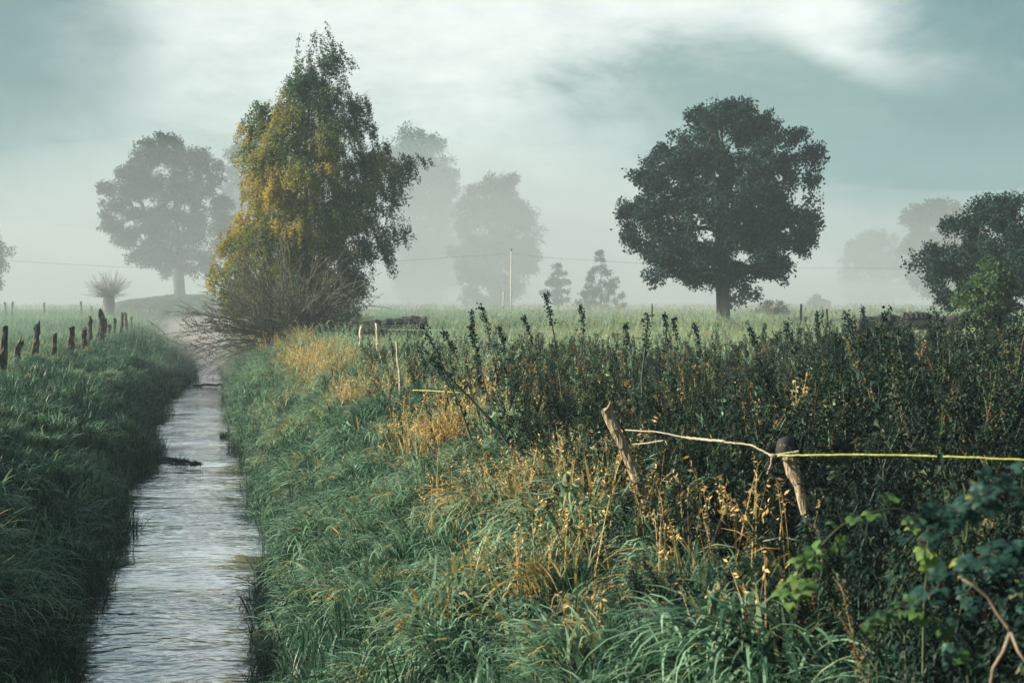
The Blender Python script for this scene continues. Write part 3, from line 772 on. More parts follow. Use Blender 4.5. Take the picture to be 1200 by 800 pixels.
# bare-twigged willow bush at the foot of the birch
def willow_bush():
    g = np.random.default_rng(31); d = 52.; x0 = (340 - 600) / F * d; z0 = gz(x0, d)
    root = thing('willow_bush', 'spreading bare-twigged willow bush at the foot of the birch', 'bush', (x0, d, z0))
    mb = MB(); lb = MB()
    for i in range(190):
        a = g.uniform(0, 2 * np.pi); left = math.cos(a) < 0
        L = g.uniform(2.6, 5.4) if left else g.uniform(2., 4.8)
        el = abs(g.normal(.75, .33)); el = min(el, 1.4)
        t = np.linspace(0, 1, 8)
        r = L * math.cos(el) * t * (1.0 + .1 * t); zz = L * math.sin(el) * t - .42 * L * math.cos(el) * t ** 2
        b = g.normal(0, .35, 2)
        pts = np.stack([b[0] + r * math.cos(a), b[1] + r * math.sin(a) * .8, zz], 1) + g.normal(0, .04, (8, 3)) * t[:, None]
        tube(mb, pts, .027 * (1 - .7 * t), 4, 0., False)
        for _ in range(9):
            f = g.uniform(.25, .95); p = np.array([np.interp(f, t, pts[:, c]) for c in range(3)])
            dv = unit(pts[-1] - pts[0] + g.normal(0, .9, 3) * L * .5) * g.uniform(.4, 1.1)
            e = p + dv + [0, 0, .1]
            tube(mb, [p, (p + e) / 2 + [0, 0, .04], e], [.014, .011, .008], 3, 0., False)
            if g.uniform() < .85:
                m = 12; q = p + (e - p) * g.uniform(.2, 1, m)[:, None] + g.normal(0, .03, (m, 3))
                leaves(lb, q, .075, np.clip(g.normal(.35, .25, m), 0, 1), g, 0, .4, .2)
    link('twigs', mb.mesh('twigs', M_TWIG), root); link('foliage', lb.mesh('foliage', M_SHRUB, False), root)


willow_bush()


def pollard():
    g = np.random.default_rng(33); d = 104.; x0 = (128 - 600) / F * d; z0 = gz(x0, d)
    root = thing('pollard_willow', 'short thick pollard willow with a fan of bare twigs beyond the left fence', 'tree', (x0, d, z0))
    mb = MB(); H = CAMZ - (343 - HZ) / F * d - z0
    t = np.linspace(0, 1, 8)
    tube(mb, np.stack([.05 * np.sin(t * 4), 0 * t, H * t - .1], 1), np.array([.46, .40, .36, .37, .42, .47, .44, .25]), 12, 0., True, .07, g)
    link('trunk', mb.mesh('trunk', M_BARK), root)
    mb = MB()
    for i in range(230):
        a = g.uniform(0, 2 * np.pi); el = np.clip(g.normal(.8, .4), .05, 1.5); L = g.uniform(.9, 2.3)
        t = np.linspace(0, 1, 5); r = .3 + L * math.cos(el) * t
        pts = np.stack([(r - .15) * math.cos(a), (r - .15) * math.sin(a), H - .3 - .25 * g.uniform() + L * math.sin(el) * t + .06 * L * t ** 2], 1) + g.normal(0, .04, (5, 3)) * t[:, None]
        tube(mb, pts, .013 * (1 - .6 * t), 3, 0., False)
        for _ in range(3):
            p = pts[g.integers(1, 4)]; e = p + unit(pts[-1] - pts[0] + g.normal(0, .5, 3)) * .5
            tube(mb, [p, e], [.008, .005], 3, 0., False)
    link('twigs', mb.mesh('twigs', M_TWIG), root)


pollard()

# embankment behind the pollard
def embankment():
    d = 112.; xa = (118 - 600) / F * d; xb = (275 - 600) / F * d
    xs = np.linspace(xa, xb, 70); os_ = np.linspace(-7, 7, 40)
    X, O = np.meshgrid(xs, os_, indexing='ij'); px = 600 + F * X / d
    top = CAMZ + np.interp(px, [118, 136, 150, 205, 275], [-14, 3, 8, 14.5, 15]) / F * d
    prof = np.clip(1.25 - np.abs(O) / 5.2, 0, 1); prof = prof * prof * (3 - 2 * prof)
    Z = 1.6 + (top - 1.6) * prof + .05 * np.sin(X * 3.1 + O * 2) * np.sin(X * 1.3 - O * 3.7) + .03 * np.sin(X * 7.7 + O * 5.1)
    nr, nc = X.shape; i = np.arange(nr - 1)[:, None] * nc; j = np.arange(nc - 1)[None]
    q = np.stack([i + j, i + nc + j, i + nc + j + 1, i + j + 1], -1).reshape(-1, 4)
    tag(link('embankment', mesh_np('embankment', np.stack([X, d + O, Z], -1).reshape(-1, 3), q, plain('embankment_turf', (.05, .075, .055), .95, .35, 2.5), True)), kind='structure')


embankment()


# ------------------------------------------------------------------ posts
def post_mesh(top, base, r, seed, mat, name='post', broken=.5, sides=9, nseg=12, flat=1.):
    g = np.random.default_rng(seed); t = np.linspace(0, 1, nseg)
    top = np.array(top); base = np.array(base)
    pts = base + (top - base) * t[:, None]
    L = np.linalg.norm(top - base)
    side = np.cumsum(g.normal(0, .007, (nseg, 3)), 0) * L; side[:, 2] = 0; side -= side[-1] * t[:, None]
    pts = pts + side
    rad = r * (1.12 - .22 * t) * (1 + .1 * np.sin(t * 9 + g.uniform(0, 6)) + g.normal(0, .04, nseg))
    mb = MB(); tube(mb, pts, rad, sides, 0., True, .09, g)
    # uneven, split top
    v = mb.v[0]; k = (nseg - 1) * sides
    cut = g.uniform(-1, 1, sides); cut = (cut + np.roll(cut, 1)) * .5
    v[k:k + sides, 2] += cut * r * 1.6 * broken + r * broken * np.cos(np.arange(sides) / sides * 6.28 + g.uniform(0, 6))
    v[-1, 2] -= r * .3
    if flat != 1.: v[:, 1] = pts[:, 1].mean() + (v[:, 1] - pts[:, 1].mean()) * flat
    return mb.mesh(name, mat, False)


LPOSTS = [((6.2, 383), (1, 444), 7.2, 26.8, 'thick dark upright fence post at the left edge of the photo', .5),
          ((21, 402), (18, 438), 6.5, 30, 'short broken pointed fence post beside the thick left edge post', 1.8),
          ((42.5, 385), (37, 423.6), 6.5, 35, 'mossy yellow-sided fence post leaning right above the gold grass', 1.5),
          ((64, 389.5), (59.3, 421), 4.6, 37, 'slim dark fence post with a flat knobbed top leaning right', .5),
          ((84, 383), (80, 418), 6.5, 39, 'grey stubby fence post with grass climbing its foot', .6),
          ((99, 385.5), (94.5, 415), 6.5, 41.5, 'thick slanting dark fence post with square top', .4),
          ((106.4, 373), (104, 403), 4.4, 51, 'tall dark fence post with a pointed top in the left row', 1.4),
          ((119.4, 369.6), (115.6, 401.7), 6.5, 54, 'thickest tall fence post in the far half of the left row', 1.2),
          ((122.6, 375), (122.6, 400), 4, 56, 'narrow fence post standing right against the thickest post', .8),
          ((129, 383), (124.5, 397), 3.6, 58, 'short strongly slanting fence post in the left row', .6),
          ((135, 375), (133, 396), 3.2, 60, 'thin fence post between the slanting post and the tall pair', .6),
          ((143.4, 366.8), (140.5, 397), 3, 61.5, 'tall thin curved fence post, left of the far pair', .5),
          ((147, 366.8), (148, 389), 3.2, 66, 'tall thin straight fence post, right of the far pair', .5),
          ((154, 371), (154.3, 387), 2.6, 75, 'last faint fence post of the left row in mist', .8)]
for i, (tp, bp, w, d, lab, br) in enumerate(LPOSTS):
    b = P(bp[0], bp[1], d); zg = gz(b.x, d); t = P(tp[0], tp[1], d)
    r = w / F * d / 2 * 1.25
    me = post_mesh((t.x - b.x, 0, t.z - zg), (0, 0, -.25), r, 200 + i, M_POST, broken=br)
    o = link('fence_post', me, None, (b.x, d, zg)); tag(o, lab, 'fence post', 'old wooden posts along the left bank')
    if i == 1:
        link('splinter', post_mesh((.17, 0, .62), (.03, 0, .40), .035, 77, M_POST, broken=1.5), o)

for i, (px, py, h, d, lab) in enumerate([(8, 362, 8, 100, 'small leaning stake of the V-shaped pair far left in the field'), (12.5, 362, 8, 101, 'right stake of the V-shaped pair far left in the field'),
                                         (52, 364, 9, 105, 'stubby faint field post left of the tall faint one'), (95, 366, 13, 100, 'tall faint field post left of the pollard willow'), (107, 365, 6, 104, 'tiny faint field post nearest the pollard willow')]):
    b = P(px, py, d); zg = gz(b.x, d); t = P(px + (-2 if i == 0 else 3 if i == 1 else 0), py - h, d)
    o = link('field_post', post_mesh((t.x - b.x, 0, t.z - zg), (0, 0, -.2), .09, 230 + i, M_POST), None, (b.x, d, zg))
    tag(o, lab, 'fence post', 'far posts in the left field')
for i, (px, py, h, d, lab) in enumerate([(764, 376, 20, 70, 'thin lone field post left of the big oak'), (939, 376, 20, 60, 'thin dark field post right of the low bush'),
                                         (969, 376, 14, 60, 'short thin field post left of the dark beam stack'), (590.5, 366, 24, 118, 'thin faint stake just left of the pale pole')]):
    b = P(px, py, d); zg = gz(b.x, d); t = P(px, py - h, d)
    o = link('field_post', post_mesh((t.x - b.x, 0, t.z - zg), (0, 0, -.2), .05 if i < 3 else .08, 240 + i, M_POST if i < 3 else M_POLE, broken=.2), None, (b.x, d, zg))
    tag(o, lab, 'fence post', 'thin posts in the right field')

# pale pole with cable
d = 120.; b = P(599, 366, d); zg = gz(b.x, d); tpole = P(599, 294, d)
pole = thing('utility_pole', 'pale slender utility pole in front of the rounded grey tree', 'pole', (b.x, d, zg))
mb = MB(); tube(mb, [(0, 0, -.3), (0, 0, 2), (.02, 0, tpole.z - zg)], [.09, .08, .06], 8); link('shaft', mb.mesh('shaft', M_POLE), pole)
mb = MB(); tube(mb, [(0, 0, tpole.z - zg - .02), (0, 0, tpole.z - zg + .12), (0, 0, tpole.z - zg + .2)], [.1, .1, .05], 8); link('pole_cap', mb.mesh('pole_cap', M_CABLE), pole)


def cable(pts, r, lab):
    pts = [np.array(P(*p)) for p in pts]; t = np.linspace(0, 1, 24)
    kn = np.linspace(0, 1, len(pts)); A = np.array(pts)
    v = np.stack([np.interp(t, kn, A[:, c]) for c in range(3)], 1); o0 = v[0].copy()
    mb = MB(); tube(mb, v - o0, r, 5); o = link('overhead_cable', mb.mesh('overhead_cable', M_CABLE), None, o0); tag(o, lab, 'cable')


cable([(599, 297, 120), (640, 302, 121), (740, 308, 122), (840, 312, 123), (960, 314, 124), (1080, 315, 125), (1250, 312, 126)], .014, 'thin overhead cable running right from the pale pole behind the oak')
cable([(-60, 301, 122), (0, 305, 122), (70, 309, 122), (140, 313, 121), (260, 315, 121), (420, 309, 120), (599, 297, 120)], .014, 'thin overhead cable crossing the left sky towards the pale pole')


# dark timber stacks in the field
def timber(name, label, pxs, d, logs):
    x0 = (sum(pxs) / 2 - 600) / F * d; zg = gz(x0, d)
    root = thing(name, label, 'timber stack', (x0, d, zg))
    for i, (xa, xb, y0, y1, th, dy) in enumerate(logs):
        a = P(xa, y0, d); b_ = P(xb, y1, d); t = np.linspace(0, 1, 14)[:, None]
        pts = (np.array(a) * (1 - t) + np.array(b_) * t) - np.array([x0, d, zg]) + [0, dy, 0]
        g = np.random.default_rng(300 + i); pts[:, 2] += g.normal(0, .015, 14)
        mb = MB(); tube(mb, pts, th * (1 + g.normal(0, .06, 14)), 8, 0., True, .08, g); link('log', mb.mesh('log', M_LOG, False), root)


timber('timber_stack', 'low dark stack of old timber right of the birch', (412, 500), 46,
       [(410, 499, 386, 385, .2, 0), (414, 500, 381, 376, .17, .05), (455, 500, 377, 374.5, .13, .12), (440, 498, 390, 389, .2, .2)])
timber('timber_stack', 'low dark stack of old timber left of the leafy sapling', (1000, 1130), 42,
       [(1005, 1128, 381, 379, .2, 0), (1056, 1093, 372, 372, .2, .05), (1015, 1060, 375, 374, .14, .1), (1080, 1130, 376, 375, .16, .1)])

# ------------------------------------------------------------------ electric fence on the right bank
def leaning_post(name, label, top, mid, d, r, seed, flat):
    t = np.array(P(*top, d)); m = np.array(P(*mid, d)); dirv = (m - t); zg = gz(m[0], d) - .25
    f = (zg - t[2]) / dirv[2]; b = t + dirv * f
    b[1] -= .15
    me = post_mesh(t - b, (0, 0, 0), r, seed, M_OLDPOST, broken=.8, flat=flat, nseg=16)
    return tag(link(name, me, None, b), label, 'fence post', 'leaning posts of the taped fence')


p1 = leaning_post('leaning_post', 'weathered pale post leaning left by the white tape end', (710, 478), (731, 530), 8.6, .039, 401, .8)
p2 = leaning_post('leaning_post', 'weathered brown post with black cap under the tape knot', (921, 522), (946, 598), 6.8, .034, 402, .8)
tp = np.array(P(921, 522, 6.8)) - np.array(p2.location)
mb = MB(); tube(mb, np.array([(0, 0, -.06), (0, 0, -.03), (.0, 0, .0), (0, 0, .03), (0, 0, .045)]) + tp, [.040, .052, .05, .04, .012], 10, 0., True, .05); link('insulator_cap', mb.mesh('insulator_cap', M_INSUL), p2)


def ribbon(mb, pts, w, sub=8, tw=1.5, seed=0, twist=True):
    g = np.random.default_rng(seed); A = np.array([np.array(P(*p)) for p in pts]); kn = np.linspace(0, 1, len(A)); t = np.linspace(0, 1, sub * (len(A) - 1) + 1)
    v = np.stack([np.interp(t, kn, A[:, c]) for c in range(3)], 1); v += g.normal(0, .001, v.shape)
    rr = np.full(len(t), w); sides = 6
    tube(mb, v, rr, sides)
    return v


tape = thing('fence_tape', 'twisted white and yellow electric tape tied above the brown post', 'fence tape', P(905, 533, 6.75))
def onto(mb, nm, mat, loc):
    me = mb.mesh(nm, mat); o = link(nm, me, tape); o.location = -np.array(tape.location)
    return o
mb = MB(); ribbon(mb, [(733, 504, 8.55), (770, 506, 8.1), (805, 513, 7.8), (850, 518, 7.4), (880, 521, 7.0), (905, 534, 6.75)], .0045, seed=1); ribbon(mb, [(805, 513, 7.8), (830, 515.5, 7.55), (850, 517, 7.4)], .008, seed=4); onto(mb, 'white_strand', M_TAPEW, 0)
mb = MB(); ribbon(mb, [(742, 521, 8.5), (760, 519, 8.3), (778, 516, 8.1)], .0045, seed=5); onto(mb, 'loose_strand', M_TAPEW, 0)
mb = MB(); ribbon(mb, [(905, 534, 6.75), (925, 531, 6.72), (938, 529, 6.7)], .006, seed=2); ribbon(mb, [(905, 534, 6.75), (904, 545, 6.72), (900, 556, 6.72)], .004, seed=3)
tube(mb, np.array(P(908, 534, 6.74)) + np.array([(-.03, 0, .006), (-.01, -.01, 0), (.015, 0, -.004), (.03, 0, .004)]), [.004, .012, .012, .004], 8)
onto(mb, 'knot', M_TAPEW, 0)
mb = MB(); ribbon(mb, [(912, 534, 6.72), (950, 533.5, 6.6), (1010, 533, 6.45), (1080, 534, 6.3), (1140, 536, 6.15), (1220, 540, 6.0), (1300, 543, 5.8)], .0055, seed=6); onto(mb, 'yellow_strand', M_TAPEY, 0)

t2 = thing('fence_tape', 'short pale yellow tape stretch in the weeds left of the posts', 'fence tape', P(520, 458, 13.5))
mb = MB(); ribbon(mb, [(484, 457, 13.8), (505, 458, 13.6), (522, 459, 13.4)], .0065, seed=8); ribbon(mb, [(525, 459, 13.4), (555, 461, 13.2)], .005, seed=9)
o = link('strand', mb.mesh('strand', M_TAPEY), t2); o.location = -np.array(t2.location)
o0 = P(455, 386, 34)
mb = MB(); v = ribbon(mb, [(452, 386, 34), (520, 387, 33), (600, 388.5, 32.5), (700, 391, 32)], .006, seed=10)
mb.v = [x - np.array(o0) for x in mb.v]
tag(link('fence_wire', mb.mesh('fence_wire', M_TAPEW), None, o0), 'thin pale fence wire stretched above the weeds before the field', 'fence wire')
for i, (tp_, bp_, d, r, lab) in enumerate([((424, 382), (424, 400), 36, .06, 'left one of two short mossy pale posts right of the birch'), ((442, 380), (443, 402), 34, .06, 'right one of two short mossy pale posts right of the birch'), ((465, 400), (473, 440), 20, .022, 'whitish thin broken stake leaning in the tan grass')]):
    t = P(*tp_, d); b = P(*bp_, d); zg = gz(b.x, d)
    tag(link('short_stake', post_mesh((t.x - b.x, 0, t.z - zg), (0, 0, -.2), r, 500 + i, M_STRAW, broken=.5), None, (b.x, d, zg)), lab, 'stake')


# ------------------------------------------------------------------ tall weed stalks seen against the field
def stalk(top, d, dx, lab, seed, thick=1.):
    g = np.random.default_rng(seed); t3 = np.array(P(*top, d)); bx = t3[0] + dx; zg = gz(bx, d)
    root = thing('weed_stalk', lab, 'weed', (bx, d, zg), 'tall weed stalks rising above the stand')
    H = t3[2] - zg; t = np.linspace(0, 1, 10)
    pts = np.stack([-dx * t ** 1.4, .03 * np.sin(t * 5 + seed), H * t], 1) + g.normal(0, .008, (10, 3)) * t[:, None]
    k = d / 14.
    mb = MB(); tube(mb, pts, (.007 * (1 - .6 * t) + .002) * max(1, k * .7) * thick, 5); link('stem', mb.mesh('stem', M_STEM), root)
    hb = MB(); m = 150; f = 1 - np.abs(g.normal(0, .13, m)); f = np.where(g.uniform(0, 1, m) < .25, g.uniform(.86, 1, m), f)
    knots = 1 - np.array([0, .02, .05, .09, .13, .2]); f2 = knots[g.integers(0, 6, m)] + g.normal(0, .008, m); f = np.where(g.uniform(0, 1, m) < .6, f2, f)
    q = np.stack([np.interp(np.minimum(f, 1.02), t, pts[:, c]) for c in range(3)], 1)
    leaves(hb, q + .014 * k ** .5 * thick * g.standard_normal((m, 3)), .03 * k ** .5, np.clip(g.normal(.15, .12, m), 0, 1), g, asp=.75)
    link('seed_head', hb.mesh('seed_head', M_DARKLEAF, False), root)
    lb = MB(); m = 26; f = g.uniform(.1, .75, m); q = np.stack([np.interp(f, t, pts[:, c]) for c in range(3)], 1)
    leaves(lb, q, .09, np.clip(g.normal(.3, .2, m), 0, 1), g, asp=.35, hang=.3); link('leaves', lb.mesh('leaves', M_DARKLEAF, False), root)


ST = [((563, 358), 16, .35, 'leaning dark weed spire rising against the mist below the rounded tree', 1.2), ((553, 365), 17, .1, 'thin short weed spire left of the leaning one below the rounded tree', .8),
      ((640, 345), 15, .22, 'tallest knobbly dark weed stalk, below the small thin young tree', 1.4), ((681, 358), 16, .1, 'dark weed stalk under the pyramid-shaped tree', 1.1),
      ((614, 371), 17, .35, 'bent slender weed stalk below the thin pale pole', .8), ((495, 381), 13, .55, 'dark weed stalk leaning left in front of the timber right of the birch', 1.4),
      ((550, 383), 14, .3, 'short dark weed spire below the thin spire in mid picture', 1.), ((494, 411), 11, 1.0, 'heavily leaning thick dark weed branch over the tan grass', 1.8),
      ((758, 370), 12, -.06, 'straight upright dark weed stalk left of the oak trunk', 1.5), ((778, 369), 15, .12, 'knobbly weed stalk second left of the oak trunk', 1.),
      ((790, 374), 16, .1, 'thin weed stalk nearest the oak trunk on its left', .9), ((814, 383), 14, .2, 'low bushy weed tip just below left of the oak trunk', 1.2),
      ((922, 379), 13, .3, 'dark drooping weed tip below the rounded low bush', 1.5), ((992, 367), 12, .22, 'thick dark weed stalk left of the right timber stack', 1.9),
      ((956, 368), 18, .2, 'thin leaning weed stalk between low bush and right timber stack', .8), ((1011, 359), 22, .1, 'thin tall weed stalk above the right timber stack', .8),
      ((1048, 385), 11, .25, 'bushy dark weed tip in front of the right timber stack', 1.8), ((1096, 363), 13, .1, 'thick dark weed stalk at right end of the timber stack', 1.8),
      ((733, 380), 14, .15, 'short weed stalk left of the straight upright stalk', 1.), ((520, 388), 14, .5, 'slanting weed stalk in the stand right of the timber by the birch', 1.1),
      ((585, 384), 15, .2, 'short weed stalk right of the leaning spire in mid picture', 1.), ((1130, 372), 12, .15, 'dark weed stalk at the foot of the leafy sapling', 1.4),
      ((880, 385), 15, .2, 'small weed tip below and right of the oak trunk', .9), ((1185, 372), 12, .1, 'dark weed stalk at the right edge of the photo', 1.4)]
for i, (tp, d, dx, lab, th) in enumerate(ST): stalk(tp, d, dx, lab, 600 + i, th)


# ------------------------------------------------------------------ bramble shoots and dead twig, right foreground
def compound_leaf(mb, p, dirv, s, a, g):
    """three toothed leaflets"""
    dirv = unit(np.array(dirv, float)); up = np.array([0, -.35, 1.])
    sd = unit(np.cross(dirv, up)); up = unit(np.cross(sd, dirv))
    for ang, sc in ((0, 1.), (1.05, .8), (-1.05, .8)):
        dd = dirv * math.cos(ang) + sd * math.sin(ang); s2 = unit(np.cross(dd, up)); L = s * sc
        k = 9; t = np.linspace(0, 1, k); w = .36 * np.sin(np.pi * t ** .75) ** .8 * (1 + .16 * (np.arange(k) % 2)); w[0] = w[-1] = .02
        c = p + dd * (.12 * s) + dd[None] * (t * L)[:, None] + up[None] * (.10 * L * np.sin(t * 3.1) - .22 * L * t ** 2)[:, None]
        l = c + s2[None] * (w * L)[:, None] + up[None] * (.10 * L * w)[:, None]; r = c - s2[None] * (w * L)[:, None] + up[None] * (.10 * L * w)[:, None]
        v = np.stack([l, c, r], 1).reshape(-1, 3); i = np.arange(k - 1) * 3
        q = np.vstack([np.stack([i, i + 1, i + 4, i + 3], 1), np.stack([i + 1, i + 2, i + 5, i + 4], 1)])
        mb.add(v, q, None, np.clip(a + g.normal(0, .08), 0, 1))


def bramble(name, label, pts, s, mat, stemm, seed, n, amean, r=.004):
    g = np.random.default_rng(seed); A = np.array([np.array(P(*p)) for p in pts]); o0 = A[-1].copy(); o0[2] = gz(o0[0], o0[1])
    A = np.vstack([A, o0 - [0, 0, .05]]); A = A - o0
    t = np.linspace(0, 1, 60); kn = np.linspace(0, 1, len(A)); v = np.stack([np.interp(t, kn, A[:, c]) for c in range(3)], 1)
    for _ in range(4): v[1:-1] = (v[:-2] + 2 * v[1:-1] + v[2:]) / 4
    root = thing(name, label, 'bramble', o0)
    mb = MB(); tube(mb, v, r * (.5 + .7 * t), 6); lb = MB()
    for i in range(n):
        f = g.uniform(0, .8) if i else 0.; p = np.array([np.interp(f, t, v[:, c]) for c in range(3)])
        dv = g.normal(0, 1, 3) * [1, .6, .7] + [-.2, -.3, -.1]; dv = unit(dv); pl = s * g.uniform(.4, .9)
        e = p + dv * pl; tube(mb, [p, e], [r * .4, r * .3], 4, 0., False)
        compound_leaf(lb, e, dv + [0, 0, -.25], s * g.uniform(.65, 1.15), g.normal(amean, .15), g)
    link('stem', mb.mesh('stem', stemm), root); link('leaves', lb.mesh('leaves', mat, True), root)


bramble('bramble_shoot', 'light green arching bramble shoot in the right foreground', [(930, 700, 4.0), (938, 680, 4.0), (955, 650, 4.05), (985, 617, 4.1), (1020, 601, 4.15), (1055, 595, 4.2), (1090, 615, 4.2), (1090, 660, 4.3), (1085, 720, 4.5)], .042, M_BRAMBLE, plain('bramble_stem', (.06, .085, .035), .6), 701, 46, .55)
bramble('bramble_shoot', 'blurred dark green bramble branch nearest the right edge', [(1075, 640, 2.9), (1100, 610, 2.9), (1140, 590, 2.95), (1180, 575, 3.0), (1230, 570, 3.0), (1260, 640, 3.0)], .034, M_DARKLEAF, M_STEM, 702, 60, .5, .003)
bramble('bramble_shoot', 'low dark bramble branch under the blurred dark one', [(1090, 700, 3.2), (1120, 670, 3.2), (1160, 650, 3.2), (1200, 640, 3.2), (1240, 680, 3.2)], .034, M_DARKLEAF, M_STEM, 703, 50, .45, .003)


bramble('bramble_shoot', 'dark bramble branch reaching in at the right edge, above the others', [(1130, 600, 3.6), (1150, 575, 3.6), (1180, 560, 3.6), (1215, 550, 3.6), (1260, 600, 3.6)], .034, M_DARKLEAF, M_STEM, 704, 40, .5, .003)
bramble('bramble_shoot', 'bramble branch with yellowing leaves in the lower right corner', [(1010, 735, 3.6), (1040, 715, 3.6), (1075, 712, 3.6), (1110, 725, 3.6), (1140, 790, 3.6)], .032, M_BRAMBLE, M_STEM, 705, 34, .28, .003)
bramble('bramble_shoot', 'dark bramble shoot standing behind the pale dead twig', [(1120, 760, 3.8), (1130, 710, 3.8), (1150, 670, 3.8), (1190, 660, 3.8), (1215, 720, 3.8)], .036, M_DARKLEAF, M_STEM, 706, 44, .55, .003)


def dead_twig():
    d = 3.3; pts = [(1126, 677), (1145, 688), (1160, 700), (1172, 720), (1184, 735), (1188, 742)]
    A = np.array([np.array(P(x, y, d)) for x, y in pts]); fork1 = [np.array(P(*q)) for q in ((1188, 742, d), (1180, 765, d), (1168, 785, d + .05), (1160, 840, d + .1))]
    fork2 = [np.array(P(*q)) for q in ((1188, 742, d), (1197, 765, d - .03), (1215, 790, d - .05))]
    o0 = fork1[-1].copy(); root = thing('dead_twig', 'pale forked dead twig in the lower right corner', 'twig', o0)
    mb = MB(); tube(mb, A - o0, np.linspace(.003, .0055, len(A)), 7, 0., True, .1); tube(mb, np.array(fork1) - o0, [.0055, .005, .0045, .004], 7, 0., True, .1); tube(mb, np.array(fork2) - o0, [.0045, .0035, .002], 6)
    link('stem', mb.mesh('stem', M_DEADTWIG), root)


dead_twig()


# ------------------------------------------------------------------ things in the stream
def drift(name, label, cat, pa, pb, h, n, seed):
    g = np.random.default_rng(seed); a = np.array([pa[0], pa[1], .0]); b = np.array([pb[0], pb[1], .0])
    root = thing(name, label, cat, (a + b) / 2); c = (a + b) / 2
    mb = MB(); t = np.linspace(0, 1, 9)[:, None]
    for i in range(4):
        o = g.normal(0, .05, 3) * [1, 1, .3]
        tube(mb, a + (b - a) * t - c + o + [0, 0, .025] + g.normal(0, .012, (9, 3)), .024 * np.linspace(1, .5, 9), 6, 0., True, .1, g)
    link('branch', mb.mesh('branch', M_LOG), root)
    lb = MB(); f = g.uniform(0, 1, n) ** .8; base = a + (b - a) * f[:, None] - c + g.normal(0, .07, (n, 3)) * [1, 1, 0]
    strips(lb, base, g.uniform(0, 6.28, n), np.abs(g.normal(.5, .3, n)), g.normal(1.6, .4, n), h * g.uniform(.5, 1.2, n), np.full(n, .014), np.clip(g.normal(.12, .08, n), 0, 1), 4, g)
    link('leaves', lb.mesh('leaves', M_DARKLEAF), root)


def wp(px, py): d = CAMZ * F / (py - HZ); return ((px - 600) / F * d, d)
drift('drift_branch', 'dark weedy drift branch jutting into the stream from the left bank', 'branch', wp(165, 538), wp(220, 544), .16, 260, 801)
drift('drift_clump', 'small dark clump in the water beside the drift branch tip', 'clump', wp(224, 544), wp(231, 545), .08, 60, 802)
drift('water_tuft', 'dark grass tuft standing in the water by the right bank', 'tuft', wp(261, 513), wp(270, 514), .3, 140, 803)
mb = MB(); a = np.array([*wp(226, 453), .05]); b = np.array([*wp(266, 453.5), .07]); t = np.linspace(0, 1, 10)[:, None]; g = np.random.default_rng(9)
tube(mb, a + (b - a) * t - (a + b) / 2 + g.normal(0, .012, (10, 3)), .05, 7, 0., True, .1, g)
tag(link('fallen_log', mb.mesh('fallen_log', M_LOG, False), None, (a + b) / 2), 'thin dark log lying across the far stretch of the stream', 'log')

# ------------------------------------------------------------------ haze
HAZE = .0016
m, nt, out = newmat('haze_air')
pv = N(nt, 'ShaderNodeVolumePrincipled'); pv.inputs['Density'].default_value = HAZE
pv.inputs['Color'].default_value = (.48, .635, .66, 1); pv.inputs['Anisotropy'].default_value = .0
nt.links.new(pv.outputs[0], out.inputs['Volume'])
x0, x1, y0, y1, z0, z1 = -640, 640, -60, 560, -1.6, 65
v = np.array([(x, y, z) for z in (z0, z1) for y in (y0, y1) for x in (x0, x1)], float)
q = np.array([(0, 2, 3, 1), (4, 5, 7, 6), (0, 1, 5, 4), (2, 6, 7, 3), (0, 4, 6, 2), (1, 3, 7, 5)])
hz = link('haze', mesh_np('haze', v, q, m, False)); tag(hz, kind='stuff')

# low mist lying over the far meadows and in the stream cut
def mist(name, label, xs, ys, hfun, dens, colr):
    X, Y = np.meshgrid(xs, ys); nr, nc = X.shape
    top, bot = hfun(X, Y)
    v = np.concatenate([np.stack([X, Y, top], -1).reshape(-1, 3), np.stack([X, Y, bot], -1).reshape(-1, 3)]); M = nr * nc
    i = np.arange(nr - 1)[:, None] * nc; j = np.arange(nc - 1)[None]
    a = np.stack([i + j, i + j + 1, i + nc + j + 1, i + nc + j], -1).reshape(-1, 4)
    rim = np.concatenate([np.arange(nc), np.arange(1, nr) * nc + nc - 1, (nr - 1) * nc + np.arange(nc - 2, -1, -1), np.arange(nr - 2, 0, -1) * nc])
    nx = np.roll(rim, -1); side = np.stack([rim, rim + M, nx + M, nx], 1)
    m, nt, out = newmat(name + '_air'); pv = N(nt, 'ShaderNodeVolumePrincipled')
    pv.inputs['Density'].default_value = dens; pv.inputs['Color'].default_value = (*colr, 1); nt.links.new(pv.outputs[0], out.inputs['Volume'])
    tag(link(name, mesh_np(name, v, [np.concatenate([a, a[:, ::-1] + M, side])], m, True)), label, 'mist', None, 'stuff')


def smooth(a, b, x):
    t = np.clip((x - a) / (b - a), 0, 1); return t * t * (3 - 2 * t)


def meadow_mist(X, Y):
    f = smooth(38, 150, Y) * smooth(560, 180, Y) * smooth(620, 380, np.abs(X))
    h = f * (15 + 4.5 * np.sin(X * .023 + Y * .011) + 3 * np.sin(X * .047 - Y * .023) + 1.2 * np.sin(X * .11 + Y * .05))
    return 1.2 + h, np.full_like(X, 1.2) - .25


